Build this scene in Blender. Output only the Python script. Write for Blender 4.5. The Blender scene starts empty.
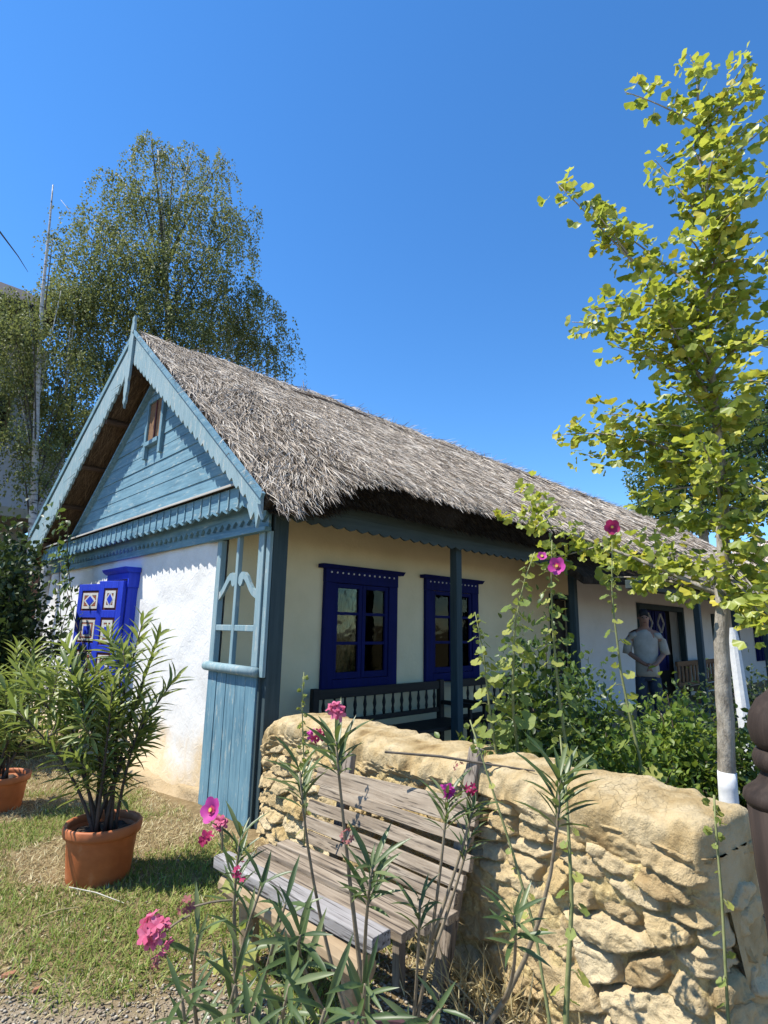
import bpy, math, random
import numpy as np
from mathutils import Vector, Matrix

SC = bpy.context.scene
COL = SC.collection
rnd = random.Random(7)
RNG = np.random.default_rng(11)

# ------------------------------------------------------------------ camera
F_PX = 556.6
YAW, PITCH, ROLL = math.radians(46.12), math.radians(11.744), math.radians(1.078)
CAM = np.array([0.0, 0.0, 1.6])
_d = np.array([math.cos(YAW)*math.cos(PITCH), math.sin(YAW)*math.cos(PITCH), math.sin(PITCH)])
_r0 = np.array([math.sin(YAW), -math.cos(YAW), 0.0])
_u0 = np.cross(_r0, _d)
_r = math.cos(ROLL)*_r0 + math.sin(ROLL)*_u0
_u = -math.sin(ROLL)*_r0 + math.cos(ROLL)*_u0
cd = bpy.data.cameras.new('camera')
cam = bpy.data.objects.new('camera', cd)
COL.objects.link(cam)
cd.sensor_fit = 'VERTICAL'
cd.sensor_height = 36.0
cd.lens = F_PX/1024*36.0
cd.clip_start = 0.05
cd.clip_end = 2000
m = Matrix(((_r[0], _u[0], -_d[0], CAM[0]), (_r[1], _u[1], -_d[1], CAM[1]), (_r[2], _u[2], -_d[2], CAM[2]), (0, 0, 0, 1)))
cam.matrix_world = m
SC.camera = cam

# ------------------------------------------------------------------ light
SUN = Vector((-0.42, 0.315, 0.85)).normalized()
SUN_EL = math.asin(SUN.z)
SUN_AZ = math.atan2(SUN.y, SUN.x)
w = bpy.data.worlds.new('World')
SC.world = w
w.use_nodes = True
nt = w.node_tree
bg = nt.nodes['Background']
sky = nt.nodes.new('ShaderNodeTexSky')
sky.sky_type = 'NISHITA'
sky.sun_disc = False
sky.sun_elevation = SUN_EL
sky.sun_rotation = math.pi/2 - SUN_AZ
sky.air_density = 1.0
sky.dust_density = 0.0
sky.ozone_density = 7.0
sky.altitude = 0
hs = nt.nodes.new('ShaderNodeHueSaturation')
hs.inputs['Saturation'].default_value = 1.17
nt.links.new(sky.outputs[0], hs.inputs['Color'])
nt.links.new(hs.outputs[0], bg.inputs[0])
bg.inputs[1].default_value = 0.142
sl = bpy.data.lights.new('sun', 'SUN')
sl.energy = 5.0
sl.angle = math.radians(0.5)
sl.color = (1.0, 0.95, 0.86)
so = bpy.data.objects.new('sun', sl)
so.rotation_euler = SUN.to_track_quat('Z', 'Y').to_euler()
so.location = (0, 0, 30)
COL.objects.link(so)
SC.view_settings.view_transform = 'Standard'
SC.view_settings.look = 'None'
SC.view_settings.exposure = 0.80
SC.view_settings.gamma = 1.0
SC.view_settings.use_curve_mapping = False

# ------------------------------------------------------------------ helpers
def ray(px, py):
    return _d*F_PX + _r*(px-384) + _u*(512-py)
def on(px, py, axis, val):                 # sight line meets a plane of known place
    v = ray(px, py); i = 'xyz'.index(axis)
    return CAM + v*((val-CAM[i])/v[i])
def at(px, py, dist):                      # sight line at a measured ground distance
    v = ray(px, py)
    return CAM + v*(dist/math.hypot(v[0], v[1]))

def wloc(o):
    p = np.zeros(3)
    while o is not None:
        p = p + np.array(o.location); o = o.parent
    return p
def tag(o, label=None, cat=None, group=None, kind=None):
    if label: o['label'] = label
    if cat: o['category'] = cat
    if group: o['group'] = group
    if kind: o['kind'] = kind
    return o
def thing(name, loc, label, cat, group=None):
    o = bpy.data.objects.new(name, None)
    o.empty_display_size = 0.1
    o.location = loc
    COL.objects.link(o)
    return tag(o, label, cat, group)
def mesh(name, V, F, mat, parent=None, smooth=False, bevel=0.0, attrs=None):
    V = np.asarray(V, dtype=float).reshape(-1, 3)
    if parent is not None:
        V = V - wloc(parent)
    me = bpy.data.meshes.new(name)
    if isinstance(F, np.ndarray):
        k = F.shape[1]; n = F.shape[0]
        me.vertices.add(len(V)); me.vertices.foreach_set('co', V.astype(np.float32).ravel())
        me.loops.add(n*k); me.loops.foreach_set('vertex_index', F.astype(np.int32).ravel())
        me.polygons.add(n)
        me.polygons.foreach_set('loop_start', np.arange(0, n*k, k, dtype=np.int32))
        me.polygons.foreach_set('loop_total', np.full(n, k, dtype=np.int32))
        me.update(calc_edges=True)
        me.validate()
    else:
        me.from_pydata([tuple(v) for v in V], [], [list(f) for f in F])
        me.update()
    if smooth:
        me.polygons.foreach_set('use_smooth', np.ones(len(me.polygons), dtype=bool))
    if attrs:
        for an, av in attrs.items():
            a = me.attributes.new(an, 'FLOAT', 'POINT')
            a.data.foreach_set('value', np.asarray(av, dtype=np.float32))
    if mat is not None: me.materials.append(mat)
    o = bpy.data.objects.new(name, me)
    COL.objects.link(o)
    if parent is not None: o.parent = parent
    if bevel:
        b = o.modifiers.new('bevel', 'BEVEL'); b.width = bevel; b.segments = 2; b.limit_method = 'ANGLE'
        b.angle_limit = math.radians(40)
    return o

class MB:
    def __init__(s): s.v = []; s.f = []
    def add(s, V, F):
        k = len(s.v); s.v += [tuple(map(float, p)) for p in V]; s.f += [[i+k for i in f] for f in F]; return s
    def box(s, x0, x1, y0, y1, z0, z1):
        V = [(x, y, z) for z in (z0, z1) for y in (y0, y1) for x in (x0, x1)]
        return s.add(V, [(0, 2, 3, 1), (4, 5, 7, 6), (0, 1, 5, 4), (2, 6, 7, 3), (0, 4, 6, 2), (1, 3, 7, 5)])
    def bar(s, p, q, wid, th, up=(0, 0, 1), jit=0.0):     # square-section bar from p to q
        p = np.array(p, float); q = np.array(q, float); a = (q-p)/np.linalg.norm(q-p)
        b = np.cross(np.array(up, float), a); b /= np.linalg.norm(b); c = np.cross(a, b)
        V = []
        for e in (p, q):
            for sb, sc in ((-1, -1), (1, -1), (1, 1), (-1, 1)):
                V.append(e + b*sb*wid/2 + c*sc*th/2 + np.array([rnd.uniform(-jit, jit) for _ in range(3)]))
        return s.add(V, [(3, 2, 1, 0), (4, 5, 6, 7), (0, 1, 5, 4), (1, 2, 6, 5), (2, 3, 7, 6), (3, 0, 4, 7)])
    def tube(s, pts, rad, n=8):
        pts = [np.array(p, float) for p in pts]
        if not hasattr(rad, '__len__'): rad = [rad]*len(pts)
        V = []; F = []; ref = np.array([0.31, 0.17, 0.93])
        for i, p in enumerate(pts):
            t = pts[min(i+1, len(pts)-1)] - pts[max(i-1, 0)]; t = t/(np.linalg.norm(t)+1e-9)
            if abs(t@ref) > .95: r_ = np.array([1., 0.1, 0])
            else: r_ = ref
            b = np.cross(r_, t); b /= np.linalg.norm(b); c = np.cross(t, b)
            for k in range(n):
                a = 2*math.pi*k/n
                V.append(p + rad[i]*(math.cos(a)*b + math.sin(a)*c))
        for i in range(len(pts)-1):
            for k in range(n):
                k2 = (k+1) % n
                F.append((i*n+k, i*n+k2, (i+1)*n+k2, (i+1)*n+k))
        F.append(tuple(range(n-1, -1, -1))); F.append(tuple(range((len(pts)-1)*n, len(pts)*n)))
        return s.add(V, F)
    def lathe(s, c, prof, n=24):
        V = []; F = []
        for r, z in prof:
            for k in range(n):
                a = 2*math.pi*k/n
                V.append((c[0]+r*math.cos(a), c[1]+r*math.sin(a), c[2]+z))
        for i in range(len(prof)-1):
            for k in range(n):
                k2 = (k+1) % n
                F.append((i*n+k, i*n+k2, (i+1)*n+k2, (i+1)*n+k))
        F.append(tuple(range(n-1, -1, -1))); F.append(tuple(range((len(prof)-1)*n, len(prof)*n)))
        return s.add(V, F)
    def prism(s, poly, ext):
        poly = [np.array(p, float) for p in poly]; ext = np.array(ext, float); n = len(poly)
        V = poly + [p+ext for p in poly]
        F = [tuple(range(n-1, -1, -1)), tuple(range(n, 2*n))] + [(i, (i+1) % n, n+(i+1) % n, n+i) for i in range(n)]
        return s.add(V, F)
    def build(s, name, mat, parent=None, smooth=False, bevel=0.0):
        o = mesh(name, s.v, s.f, mat, parent, smooth, bevel)
        import bmesh
        bm = bmesh.new(); bm.from_mesh(o.data); bmesh.ops.recalc_face_normals(bm, faces=bm.faces); bm.to_mesh(o.data); bm.free()
        return o

def hsh(i, j, k):
    h = np.sin(i*127.1 + j*311.7 + k*74.7)*43758.5453
    return h - np.floor(h)
def noise3(x, y, z):
    x, y, z = np.broadcast_arrays(np.asarray(x, float), np.asarray(y, float), np.asarray(z, float))
    i, j, k = np.floor(x), np.floor(y), np.floor(z)
    f, g, h = x-i, y-j, z-k
    f = f*f*(3-2*f); g = g*g*(3-2*g); h = h*h*(3-2*h)
    out = 0
    for a in (0, 1):
        for b in (0, 1):
            for c in (0, 1):
                out = out + (f if a else 1-f)*(g if b else 1-g)*(h if c else 1-h)*hsh(i+a, j+b, k+c)
    return out*2-1
def fbm(x, y, z, o=3):
    t = 0; a = 1
    for q in range(o):
        t = t + a*noise3(x*2**q+q*17.3, y*2**q+q*5.1, z*2**q); a *= .5
    return t
def norm(a):
    return a/(np.linalg.norm(a, axis=-1, keepdims=True)+1e-9)
def smooth01(t):
    t = np.clip(t, 0, 1); return t*t*(3-2*t)

# ------------------------------------------------------------------ materials
def nodes(name):
    mt = bpy.data.materials.new(name); mt.use_nodes = True
    t = mt.node_tree; b = t.nodes['Principled BSDF']
    return mt, t, b
ALB = .80     # one scale for all surface colours (masks excepted)
def ramp(t, stops):
    if not all(c[0] == c[1] == c[2] for _, c in stops): stops = [(p, tuple(q*ALB for q in c)) for p, c in stops]
    r_ = t.nodes.new('ShaderNodeValToRGB')
    e = r_.color_ramp.elements
    while len(e) > 1: e.remove(e[-1])
    e[0].position = stops[0][0]; e[0].color = (*stops[0][1], 1)
    for p, c in stops[1:]:
        n = e.new(p); n.color = (*c, 1)
    return r_
def coords(t, scale=(1, 1, 1)):
    g = t.nodes.new('ShaderNodeNewGeometry'); mp = t.nodes.new('ShaderNodeMapping')
    mp.inputs['Scale'].default_value = scale
    t.links.new(g.outputs['Position'], mp.inputs['Vector'])
    return mp.outputs[0]
def noise_tex(t, vec, scale, detail=6, rough=.6, dist=0):
    n = t.nodes.new('ShaderNodeTexNoise'); n.inputs['Scale'].default_value = scale
    n.inputs['Detail'].default_value = detail; n.inputs['Roughness'].default_value = rough
    n.inputs['Distortion'].default_value = dist
    t.links.new(vec, n.inputs['Vector']); return n.outputs[0]
def mixc(t, fac, a, b):
    mx = t.nodes.new('ShaderNodeMix'); mx.data_type = 'RGBA'
    if isinstance(fac, float): mx.inputs[0].default_value = fac
    else: t.links.new(fac, mx.inputs[0])
    for s, v in ((6, a), (7, b)):
        if isinstance(v, tuple): mx.inputs[s].default_value = (*v, 1)
        else: t.links.new(v, mx.inputs[s])
    return mx.outputs[2]
def bump(t, b, h, strength, dist=.01):
    bp = t.nodes.new('ShaderNodeBump'); bp.inputs['Strength'].default_value = strength
    bp.inputs['Distance'].default_value = dist
    t.links.new(h, bp.inputs['Height']); t.links.new(bp.outputs[0], b.inputs['Normal'])
def M(name, stops, scale=8, stretch=(1, 1, 1), rough=.7, bmp=.3, bdist=.01, detail=8, dist=0, spec=.3):
    mt, t, b = nodes(name)
    v = coords(t, stretch); n = noise_tex(t, v, scale, detail, .62, dist)
    r_ = ramp(t, stops); t.links.new(n, r_.inputs[0]); t.links.new(r_.outputs[0], b.inputs['Base Color'])
    b.inputs['Roughness'].default_value = rough
    b.inputs['Specular IOR Level'].default_value = spec
    if bmp: bump(t, b, n, bmp, bdist)
    return mt
def island_mat(name, stops, rough=.6, trans=.35, tcol=None, patch=None, spec=.3):
    """leaves and straws: colour by island, light passes through"""
    mt, t, b = nodes(name)
    g = t.nodes.new('ShaderNodeNewGeometry')
    r_ = ramp(t, stops); t.links.new(g.outputs['Random Per Island'], r_.inputs[0])
    c = r_.outputs[0]
    if patch:
        n = noise_tex(t, coords(t), patch[0], 3)
        pr = ramp(t, [(.35, (0, 0, 0)), (.65, (1, 1, 1))]); t.links.new(n, pr.inputs[0])
        c = mixc(t, pr.outputs[0], c, mixc(t, .55, c, patch[1]))
    t.links.new(c, b.inputs['Base Color']); b.inputs['Roughness'].default_value = rough
    b.inputs['Specular IOR Level'].default_value = spec
    if trans:
        out = t.nodes['Material Output']; tr = t.nodes.new('ShaderNodeBsdfTranslucent'); ms = t.nodes.new('ShaderNodeMixShader')
        t.links.new(c if tcol is None else mixc(t, .6, c, tcol), tr.inputs[0])
        ms.inputs[0].default_value = trans
        t.links.new(b.outputs[0], ms.inputs[1]); t.links.new(tr.outputs[0], ms.inputs[2]); t.links.new(ms.outputs[0], out.inputs[0])
    return mt
def wood(name, c_dark, c_mid, c_light, along='z', worn=None, scale=6, rough=.75, bmp=.35, cracks=False):
    st = {'x': (.06, 1, 1), 'y': (1, .06, 1), 'z': (1, 1, .06)}[along]
    mt, t, b = nodes(name)
    v = coords(t, st); n = noise_tex(t, v, scale*5, 8, .65, .3)
    r_ = ramp(t, [(.28, c_dark), (.48, c_mid), (.72, c_light)]); t.links.new(n, r_.inputs[0])
    c = r_.outputs[0]
    n2 = noise_tex(t, coords(t), 2.2, 5)
    r2 = ramp(t, [(.32, (0, 0, 0)), (.70, (1, 1, 1))]); t.links.new(n2, r2.inputs[0])
    c = mixc(t, r2.outputs[0], c, mixc(t, .55, c, tuple(q*ALB for q in c_light)))
    nc = noise_tex(t, coords(t, tuple(1 if q == 1 else .025 for q in st)), 75, 4, .6)
    rc = ramp(t, [(.555, (0, 0, 0)), (.62, (1, 1, 1))]); t.links.new(nc, rc.inputs[0])
    if cracks: c = mixc(t, rc.outputs[0], c, mixc(t, .8, c, (.02, .015, .012)))
    if worn:
        n3 = noise_tex(t, coords(t, tuple(1 if q == 1 else .2 for q in st)), 26, 8, .75)
        r3 = ramp(t, [(.56, (0, 0, 0)), (.66, (1, 1, 1))]); t.links.new(n3, r3.inputs[0])
        c = mixc(t, r3.outputs[0], c, worn)
    t.links.new(c, b.inputs['Base Color']); b.inputs['Roughness'].default_value = rough
    b.inputs['Specular IOR Level'].default_value = .25
    bump(t, b, n, bmp, .004)
    return mt
def leafm(name, stops, **k): return island_mat(name, stops, **k)

BL_D, BL_M, BL_L = (.055, .12, .165), (.11, .235, .315), (.215, .375, .455)
MAT = dict(
    blue_z=wood('blue paint upright', BL_D, BL_M, BL_L, 'z', worn=(.34, .38, .36)),
    blue_y=wood('blue paint level', BL_D, BL_M, BL_L, 'y', worn=(.30, .36, .36)),
    blue_pale=wood('pale worn blue paint', (.125, .22, .26), (.20, .325, .37), (.32, .42, .45), 'z', worn=(.42, .42, .38)),
    blue_x=wood('blue grey porch timber', (.028, .045, .046), (.048, .07, .07), (.075, .10, .098), 'x'),  # porch shade is put into this darker copy of the blue paint
    blue_post=wood('blue grey post', (.022, .04, .046), (.036, .062, .070), (.06, .09, .10), 'z'),  # same blue paint, darkened to carry the shade on the posts
    navy=wood('ultramarine window paint', (.001, .003, .045), (.0015, .005, .075), (.003, .008, .11), 'z', rough=.8, bmp=.15),  # shade under the porch roof is put into this blue's albedo
    navy_sun=wood('ultramarine shutter paint', (.012, .03, .40), (.02, .05, .58), (.035, .08, .70), 'z', rough=.55, bmp=.15),  # brighter copy of the window blue, for the sunlit gable
    maroon=M('maroon paint', [(.3, (.09, .02, .03)), (.7, (.16, .05, .05))], 12),
    whitep=M('white trim paint', [(.3, (.66, .64, .58)), (.7, (.82, .80, .76))], 20),
    redp=M('red trim paint', [(.3, (.35, .10, .06)), (.7, (.45, .16, .09))], 20),
    dark_wood=wood('dark bench wood', (.012, .010, .009), (.022, .018, .015), (.04, .032, .026), 'x', rough=.6),
    brown_wood=wood('orange brown bench wood', (.10, .05, .025), (.19, .10, .05), (.28, .16, .08), 'x'),
    post_wood=wood('dark carved gate wood', (.010, .007, .006), (.024, .016, .013), (.058, .041, .032), 'z', bmp=.6),
    grey_y=wood('weathered grey wood', (.08, .055, .035), (.235, .18, .125), (.45, .375, .285), 'y', scale=7, bmp=.9, cracks=True),
    silver_y=wood('silvered plank', (.12, .105, .095), (.27, .25, .235), (.44, .42, .41), 'y', scale=7, bmp=.5, cracks=True),
    grey_z=wood('weathered grey upright', (.11, .085, .06), (.25, .20, .155), (.40, .34, .28), 'z', scale=7, bmp=.9, cracks=True),
    log_y=wood('tan log', (.17, .11, .06), (.32, .225, .13), (.46, .35, .22), 'y', bmp=.4),
    rafter=M('dark rafter wood', [(.3, (.05, .028, .016)), (.7, (.12, .07, .04))], 10, (.2, 1, 1)),
    ledge=wood('bleached ledge board', (.26, .23, .19), (.42, .39, .34), (.58, .55, .5), 'y'),
    terracotta=M('terracotta', [(.3, (.40, .105, .03)), (.55, (.52, .15, .045)), (.72, (.60, .25, .11)), (.85, (.62, .40, .27))], 7, rough=.6, bmp=.1),
    terracotta_rim=M('terracotta rim', [(.3, (.42, .12, .04)), (.8, (.56, .19, .07))], 9, rough=.6, bmp=.1),
    plum_pot=M('plum plastic pot', [(.3, (.06, .028, .032)), (.8, (.11, .055, .06))], 9, rough=.5, bmp=.05),
    soil=M('potting soil', [(.3, (.025, .017, .012)), (.7, (.075, .052, .035))], 40, bmp=1, bdist=.02),
    bark=M('grey bark', [(.3, (.20, .17, .13)), (.55, (.36, .32, .26)), (.75, (.48, .44, .37))], 22, (1, 1, .45), bmp=1.0, bdist=.02),
    whitewash=M('whitewash', [(.3, (.62, .64, .66)), (.7, (.80, .81, .82))], 14, bmp=.4),
    stem=M('oleander stem', [(.3, (.16, .12, .075)), (.7, (.30, .25, .17))], 30, bmp=.3),
    stem_dark=M('dark oleander stem', [(.3, (.05, .035, .03)), (.7, (.12, .085, .06))], 30, bmp=.3),
    stem_green=M('green stalk', [(.3, (.17, .20, .07)), (.7, (.30, .31, .14))], 30, bmp=.2),
    dirt=M('garden dirt', [(.3, (.12, .085, .05)), (.7, (.24, .18, .11))], 6, bmp=.6),
    dark=M('dark interior', [(.3, (.012, .010, .010)), (.7, (.02, .018, .016))], 6, bmp=0),
    curtain=M('lace curtain', [(.42, (.02, .02, .017)), (.5, (.11, .10, .075)), (.6, (.04, .037, .028))], 16, (1, 1, .5), bmp=0, detail=4),
    cloth_shirt=M('faded grey shirt', [(.3, (.30, .285, .24)), (.7, (.42, .40, .34))], 9, rough=.9, bmp=.2),
    print_grey=M('dark shirt print', [(.3, (.13, .13, .12)), (.6, (.24, .235, .21))], 30, rough=.9, bmp=0),
    jeans=M('blue jeans', [(.3, (.02, .028, .045)), (.7, (.045, .06, .085))], 14, rough=.9, bmp=.3),
    skin=M('tanned skin', [(.3, (.23, .12, .08)), (.7, (.31, .165, .11))], 8, rough=.55, bmp=.05),
    hair=M('dark cap cloth', [(.3, (.012, .012, .014)), (.7, (.03, .03, .035))], 20, rough=.9),
    eye=M('eye', [(.3, (.02, .015, .012)), (.7, (.03, .02, .02))], 5, rough=.2, bmp=0),
    shoe=M('dark shoe', [(.3, (.03, .025, .02)), (.7, (.06, .05, .04))], 9),
    roof_brown=M('brown roof tile', [(.3, (.022, .018, .017)), (.7, (.05, .038, .034))], 10, (1, 1, 3), bmp=.6, bdist=.03),
    far_wall=M('pale blue grey render', [(.3, (.48, .52, .57)), (.7, (.56, .60, .65))], 2, bmp=.1),
    far_trim=M('cream render', [(.3, (.42, .38, .30)), (.7, (.52, .48, .38))], 3, bmp=.1),
    far_brick=M('terracotta brick', [(.3, (.26, .11, .06)), (.7, (.38, .18, .10))], 9, bmp=.3),
    dry=M('dry twig', [(.3, (.50, .46, .36)), (.7, (.66, .62, .52))], 20, bmp=.1),
)
def glass_mat():
    mt, t, b = nodes('old window glass')
    out = t.nodes['Material Output']
    tr = t.nodes.new('ShaderNodeBsdfTransparent'); tr.inputs[0].default_value = (.72, .76, .72, 1)
    gl = t.nodes.new('ShaderNodeBsdfGlossy'); gl.inputs['Roughness'].default_value = .03; gl.inputs[0].default_value = (.30, .32, .28, 1)
    fr = t.nodes.new('ShaderNodeFresnel'); fr.inputs[0].default_value = 1.5
    n = noise_tex(t, coords(t), 5, 2); bp = t.nodes.new('ShaderNodeBump'); bp.inputs['Strength'].default_value = .15; bp.inputs['Distance'].default_value = .02
    t.links.new(n, bp.inputs['Height']); t.links.new(bp.outputs[0], gl.inputs['Normal'])
    ms = t.nodes.new('ShaderNodeMixShader'); t.links.new(fr.outputs[0], ms.inputs[0])
    t.links.new(tr.outputs[0], ms.inputs[1]); t.links.new(gl.outputs[0], ms.inputs[2]); t.links.new(ms.outputs[0], out.inputs[0])
    return mt
MAT['glass'] = glass_mat()
def plaster(name, base, base2, stain=None, zst=(.05, .75), bstr=.55):
    mt, t, b = nodes(name)
    v = coords(t)
    n1 = noise_tex(t, v, 2.2, 6); n2 = noise_tex(t, v, 11, 7, .6, .8); n3 = noise_tex(t, v, 55, 6)
    r_ = ramp(t, [(.3, base2), (.6, base)]); t.links.new(n1, r_.inputs[0]); c = r_.outputs[0]
    # small chips and hairline blotches of bare clay
    ch = ramp(t, [(.70, (0, 0, 0)), (.78, (1, 1, 1))]); t.links.new(n3, ch.inputs[0])
    c = mixc(t, ch.outputs[0], c, mixc(t, .25, c, (.40, .36, .30)))
    if stain:
        sp = t.nodes.new('ShaderNodeSeparateXYZ'); t.links.new(v, sp.inputs[0])
        ad = t.nodes.new('ShaderNodeMath'); ad.operation = 'MULTIPLY_ADD'; t.links.new(n1, ad.inputs[0]); ad.inputs[1].default_value = -1.3
        t.links.new(sp.outputs[2], ad.inputs[2])
        ad2 = t.nodes.new('ShaderNodeMath'); ad2.operation = 'MULTIPLY_ADD'; t.links.new(n2, ad2.inputs[0]); ad2.inputs[1].default_value = -.5
        t.links.new(ad.outputs[0], ad2.inputs[2])
        mr = t.nodes.new('ShaderNodeMapRange'); mr.interpolation_type = 'SMOOTHSTEP'
        mr.inputs[1].default_value = zst[1]-.9; mr.inputs[2].default_value = zst[0]-.9; mr.inputs[3].default_value = 0; mr.inputs[4].default_value = 1
        t.links.new(ad2.outputs[0], mr.inputs[0])
        c = mixc(t, mr.outputs[0], c, stain)
    t.links.new(c, b.inputs['Base Color']); b.inputs['Roughness'].default_value = .92; b.inputs['Specular IOR Level'].default_value = .1
    ad = t.nodes.new('ShaderNodeMath'); ad.operation = 'MULTIPLY_ADD'; t.links.new(n3, ad.inputs[0]); ad.inputs[1].default_value = .25; t.links.new(n2, ad.inputs[2])
    bump(t, b, ad.outputs[0], bstr, .03)
    return mt
MAT['plaster'] = plaster('lumpy white limewash', (.84, .83, .81), (.74, .73, .70), stain=(.56, .43, .27), bstr=.32)
MAT['plaster_in'] = plaster('cream limewash', (.90, .77, .50), (.82, .70, .44), bstr=.25)  # warm bounce light is put into the yellow of this limewash
MAT['plaster_far'] = plaster('white limewash', (.80, .79, .76), (.74, .73, .69), bstr=.25)
MAT['clay_plinth'] = plaster('clay plinth', (.50, .38, .23), (.40, .29, .16), bstr=.8)

def stone_mat():
    mt, t, b = nodes('ochre rubble stone')
    v = coords(t)
    a = t.nodes.new('ShaderNodeAttribute'); a.attribute_name = 'cell'
    j = t.nodes.new('ShaderNodeAttribute'); j.attribute_name = 'joint'
    n1 = noise_tex(t, v, 9, 8, .65, .5); n2 = noise_tex(t, v, 60, 6, .7)
    r_ = ramp(t, [(.0, (.34, .22, .095)), (.2, (.66, .53, .32)), (.4, (.50, .35, .165)), (.6, (.74, .62, .41)), (.8, (.56, .385, .155)), (1, (.52, .43, .28))])
    t.links.new(a.outputs['Fac'], r_.inputs[0])
    r1 = ramp(t, [(.3, (.30, .20, .085)), (.55, (.62, .49, .28)), (.8, (.78, .66, .45))]); t.links.new(n1, r1.inputs[0])
    r1b = ramp(t, [(.3, (.42, .30, .13)), (.55, (.66, .51, .25)), (.8, (.76, .62, .35))]); t.links.new(n2, r1b.inputs[0])
    c = mixc(t, .36, r_.outputs[0], r1.outputs[0])
    r2 = ramp(t, [(.33, (0, 0, 0)), (.42, (1, 1, 1))]); t.links.new(n2, r2.inputs[0])
    c = mixc(t, r2.outputs[0], mixc(t, .4, c, (.26, .18, .09)), c)
    jr = ramp(t, [(.45, (0, 0, 0)), (.95, (1, 1, 1))]); t.links.new(j.outputs['Fac'], jr.inputs[0])
    c = mixc(t, jr.outputs[0], c, r1b.outputs[0])
    t.links.new(c, b.inputs['Base Color']); b.inputs['Roughness'].default_value = .95; b.inputs['Specular IOR Level'].default_value = .1
    ad = t.nodes.new('ShaderNodeMath'); ad.operation = 'MULTIPLY_ADD'; t.links.new(n2, ad.inputs[0]); ad.inputs[1].default_value = .35; t.links.new(n1, ad.inputs[2])
    bump(t, b, ad.outputs[0], 1.0, .03)
    return mt
MAT['stone'] = stone_mat()
def clay_mat():
    mt, t, b = nodes('dried clay coping')
    v = coords(t)
    n1 = noise_tex(t, v, 5, 8, .6); n2 = noise_tex(t, v, 70, 5, .7)
    vo = t.nodes.new('ShaderNodeTexVoronoi'); vo.feature = 'DISTANCE_TO_EDGE'; vo.inputs['Scale'].default_value = 23
    nv = t.nodes.new('ShaderNodeMix'); nv.data_type = 'VECTOR'; nv.inputs[0].default_value = .06
    nn = t.nodes.new('ShaderNodeTexNoise'); nn.inputs['Scale'].default_value = 7; nn.inputs['Detail'].default_value = 6
    t.links.new(v, nn.inputs['Vector']); t.links.new(v, nv.inputs[4]); t.links.new(nn.outputs['Color'], nv.inputs[5])
    t.links.new(nv.outputs[1], vo.inputs['Vector'])
    cr = ramp(t, [(.0, (.35, .35, .35)), (.014, (0, 0, 0))]); t.links.new(vo.outputs['Distance'], cr.inputs[0])
    r1 = ramp(t, [(.27, (.22, .145, .065)), (.40, (.42, .305, .15)), (.55, (.56, .44, .255)), (.8, (.64, .53, .35))]); t.links.new(n1, r1.inputs[0])
    c = r1.outputs[0]
    msk = ramp(t, [(.56, (0, 0, 0)), (.70, (1, 1, 1))]); t.links.new(noise_tex(t, v, 2.3, 3), msk.inputs[0])
    mm = t.nodes.new('ShaderNodeMath'); mm.operation = 'MULTIPLY'; t.links.new(cr.outputs[0], mm.inputs[0]); t.links.new(msk.outputs[0], mm.inputs[1])
    c = mixc(t, mm.outputs[0], c, (.30, .21, .11))
    t.links.new(c, b.inputs['Base Color']); b.inputs['Roughness'].default_value = .95; b.inputs['Specular IOR Level'].default_value = .1
    ad = t.nodes.new('ShaderNodeMath'); ad.operation = 'MULTIPLY_ADD'; t.links.new(mm.outputs[0], ad.inputs[0]); ad.inputs[1].default_value = -.6
    a2 = t.nodes.new('ShaderNodeMath'); a2.operation = 'MULTIPLY_ADD'; t.links.new(n2, a2.inputs[0]); a2.inputs[1].default_value = .25; t.links.new(n1, a2.inputs[2])
    t.links.new(a2.outputs[0], ad.inputs[2])
    bump(t, b, ad.outputs[0], 1.0, .035)
    return mt
MAT['clay'] = clay_mat()
def ground_mat():
    mt, t, b = nodes('yard ground')
    v = coords(t)
    sp = t.nodes.new('ShaderNodeSeparateXYZ'); t.links.new(v, sp.inputs[0])
    n1 = noise_tex(t, v, 1.6, 6); n2 = noise_tex(t, v, 14, 8, .7); n3 = noise_tex(t, v, 90, 5, .7)
    dirt = ramp(t, [(.3, (.14, .10, .05)), (.55, (.26, .19, .10)), (.75, (.40, .31, .18))]); t.links.new(n2, dirt.inputs[0])
    gra = ramp(t, [(.3, (.20, .155, .10)), (.5, (.34, .28, .20)), (.7, (.46, .40, .31))]); t.links.new(n3, gra.inputs[0])
    a = t.nodes.new('ShaderNodeMath'); a.operation = 'ADD'; t.links.new(sp.outputs[0], a.inputs[0]); t.links.new(sp.outputs[1], a.inputs[1])
    a2 = t.nodes.new('ShaderNodeMath'); a2.operation = 'MULTIPLY_ADD'; t.links.new(n1, a2.inputs[0]); a2.inputs[1].default_value = 1.2; t.links.new(a.outputs[0], a2.inputs[2])
    mr = t.nodes.new('ShaderNodeMapRange'); mr.inputs[1].default_value = 4.25; mr.inputs[2].default_value = 4.65; t.links.new(a2.outputs[0], mr.inputs[0])
    c = mixc(t, mr.outputs[0], gra.outputs[0], dirt.outputs[0])
    t.links.new(c, b.inputs['Base Color']); b.inputs['Roughness'].default_value = .95; b.inputs['Specular IOR Level'].default_value = .1
    bump(t, b, n3, .6, .015)
    return mt
MAT['ground'] = ground_mat()
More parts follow.
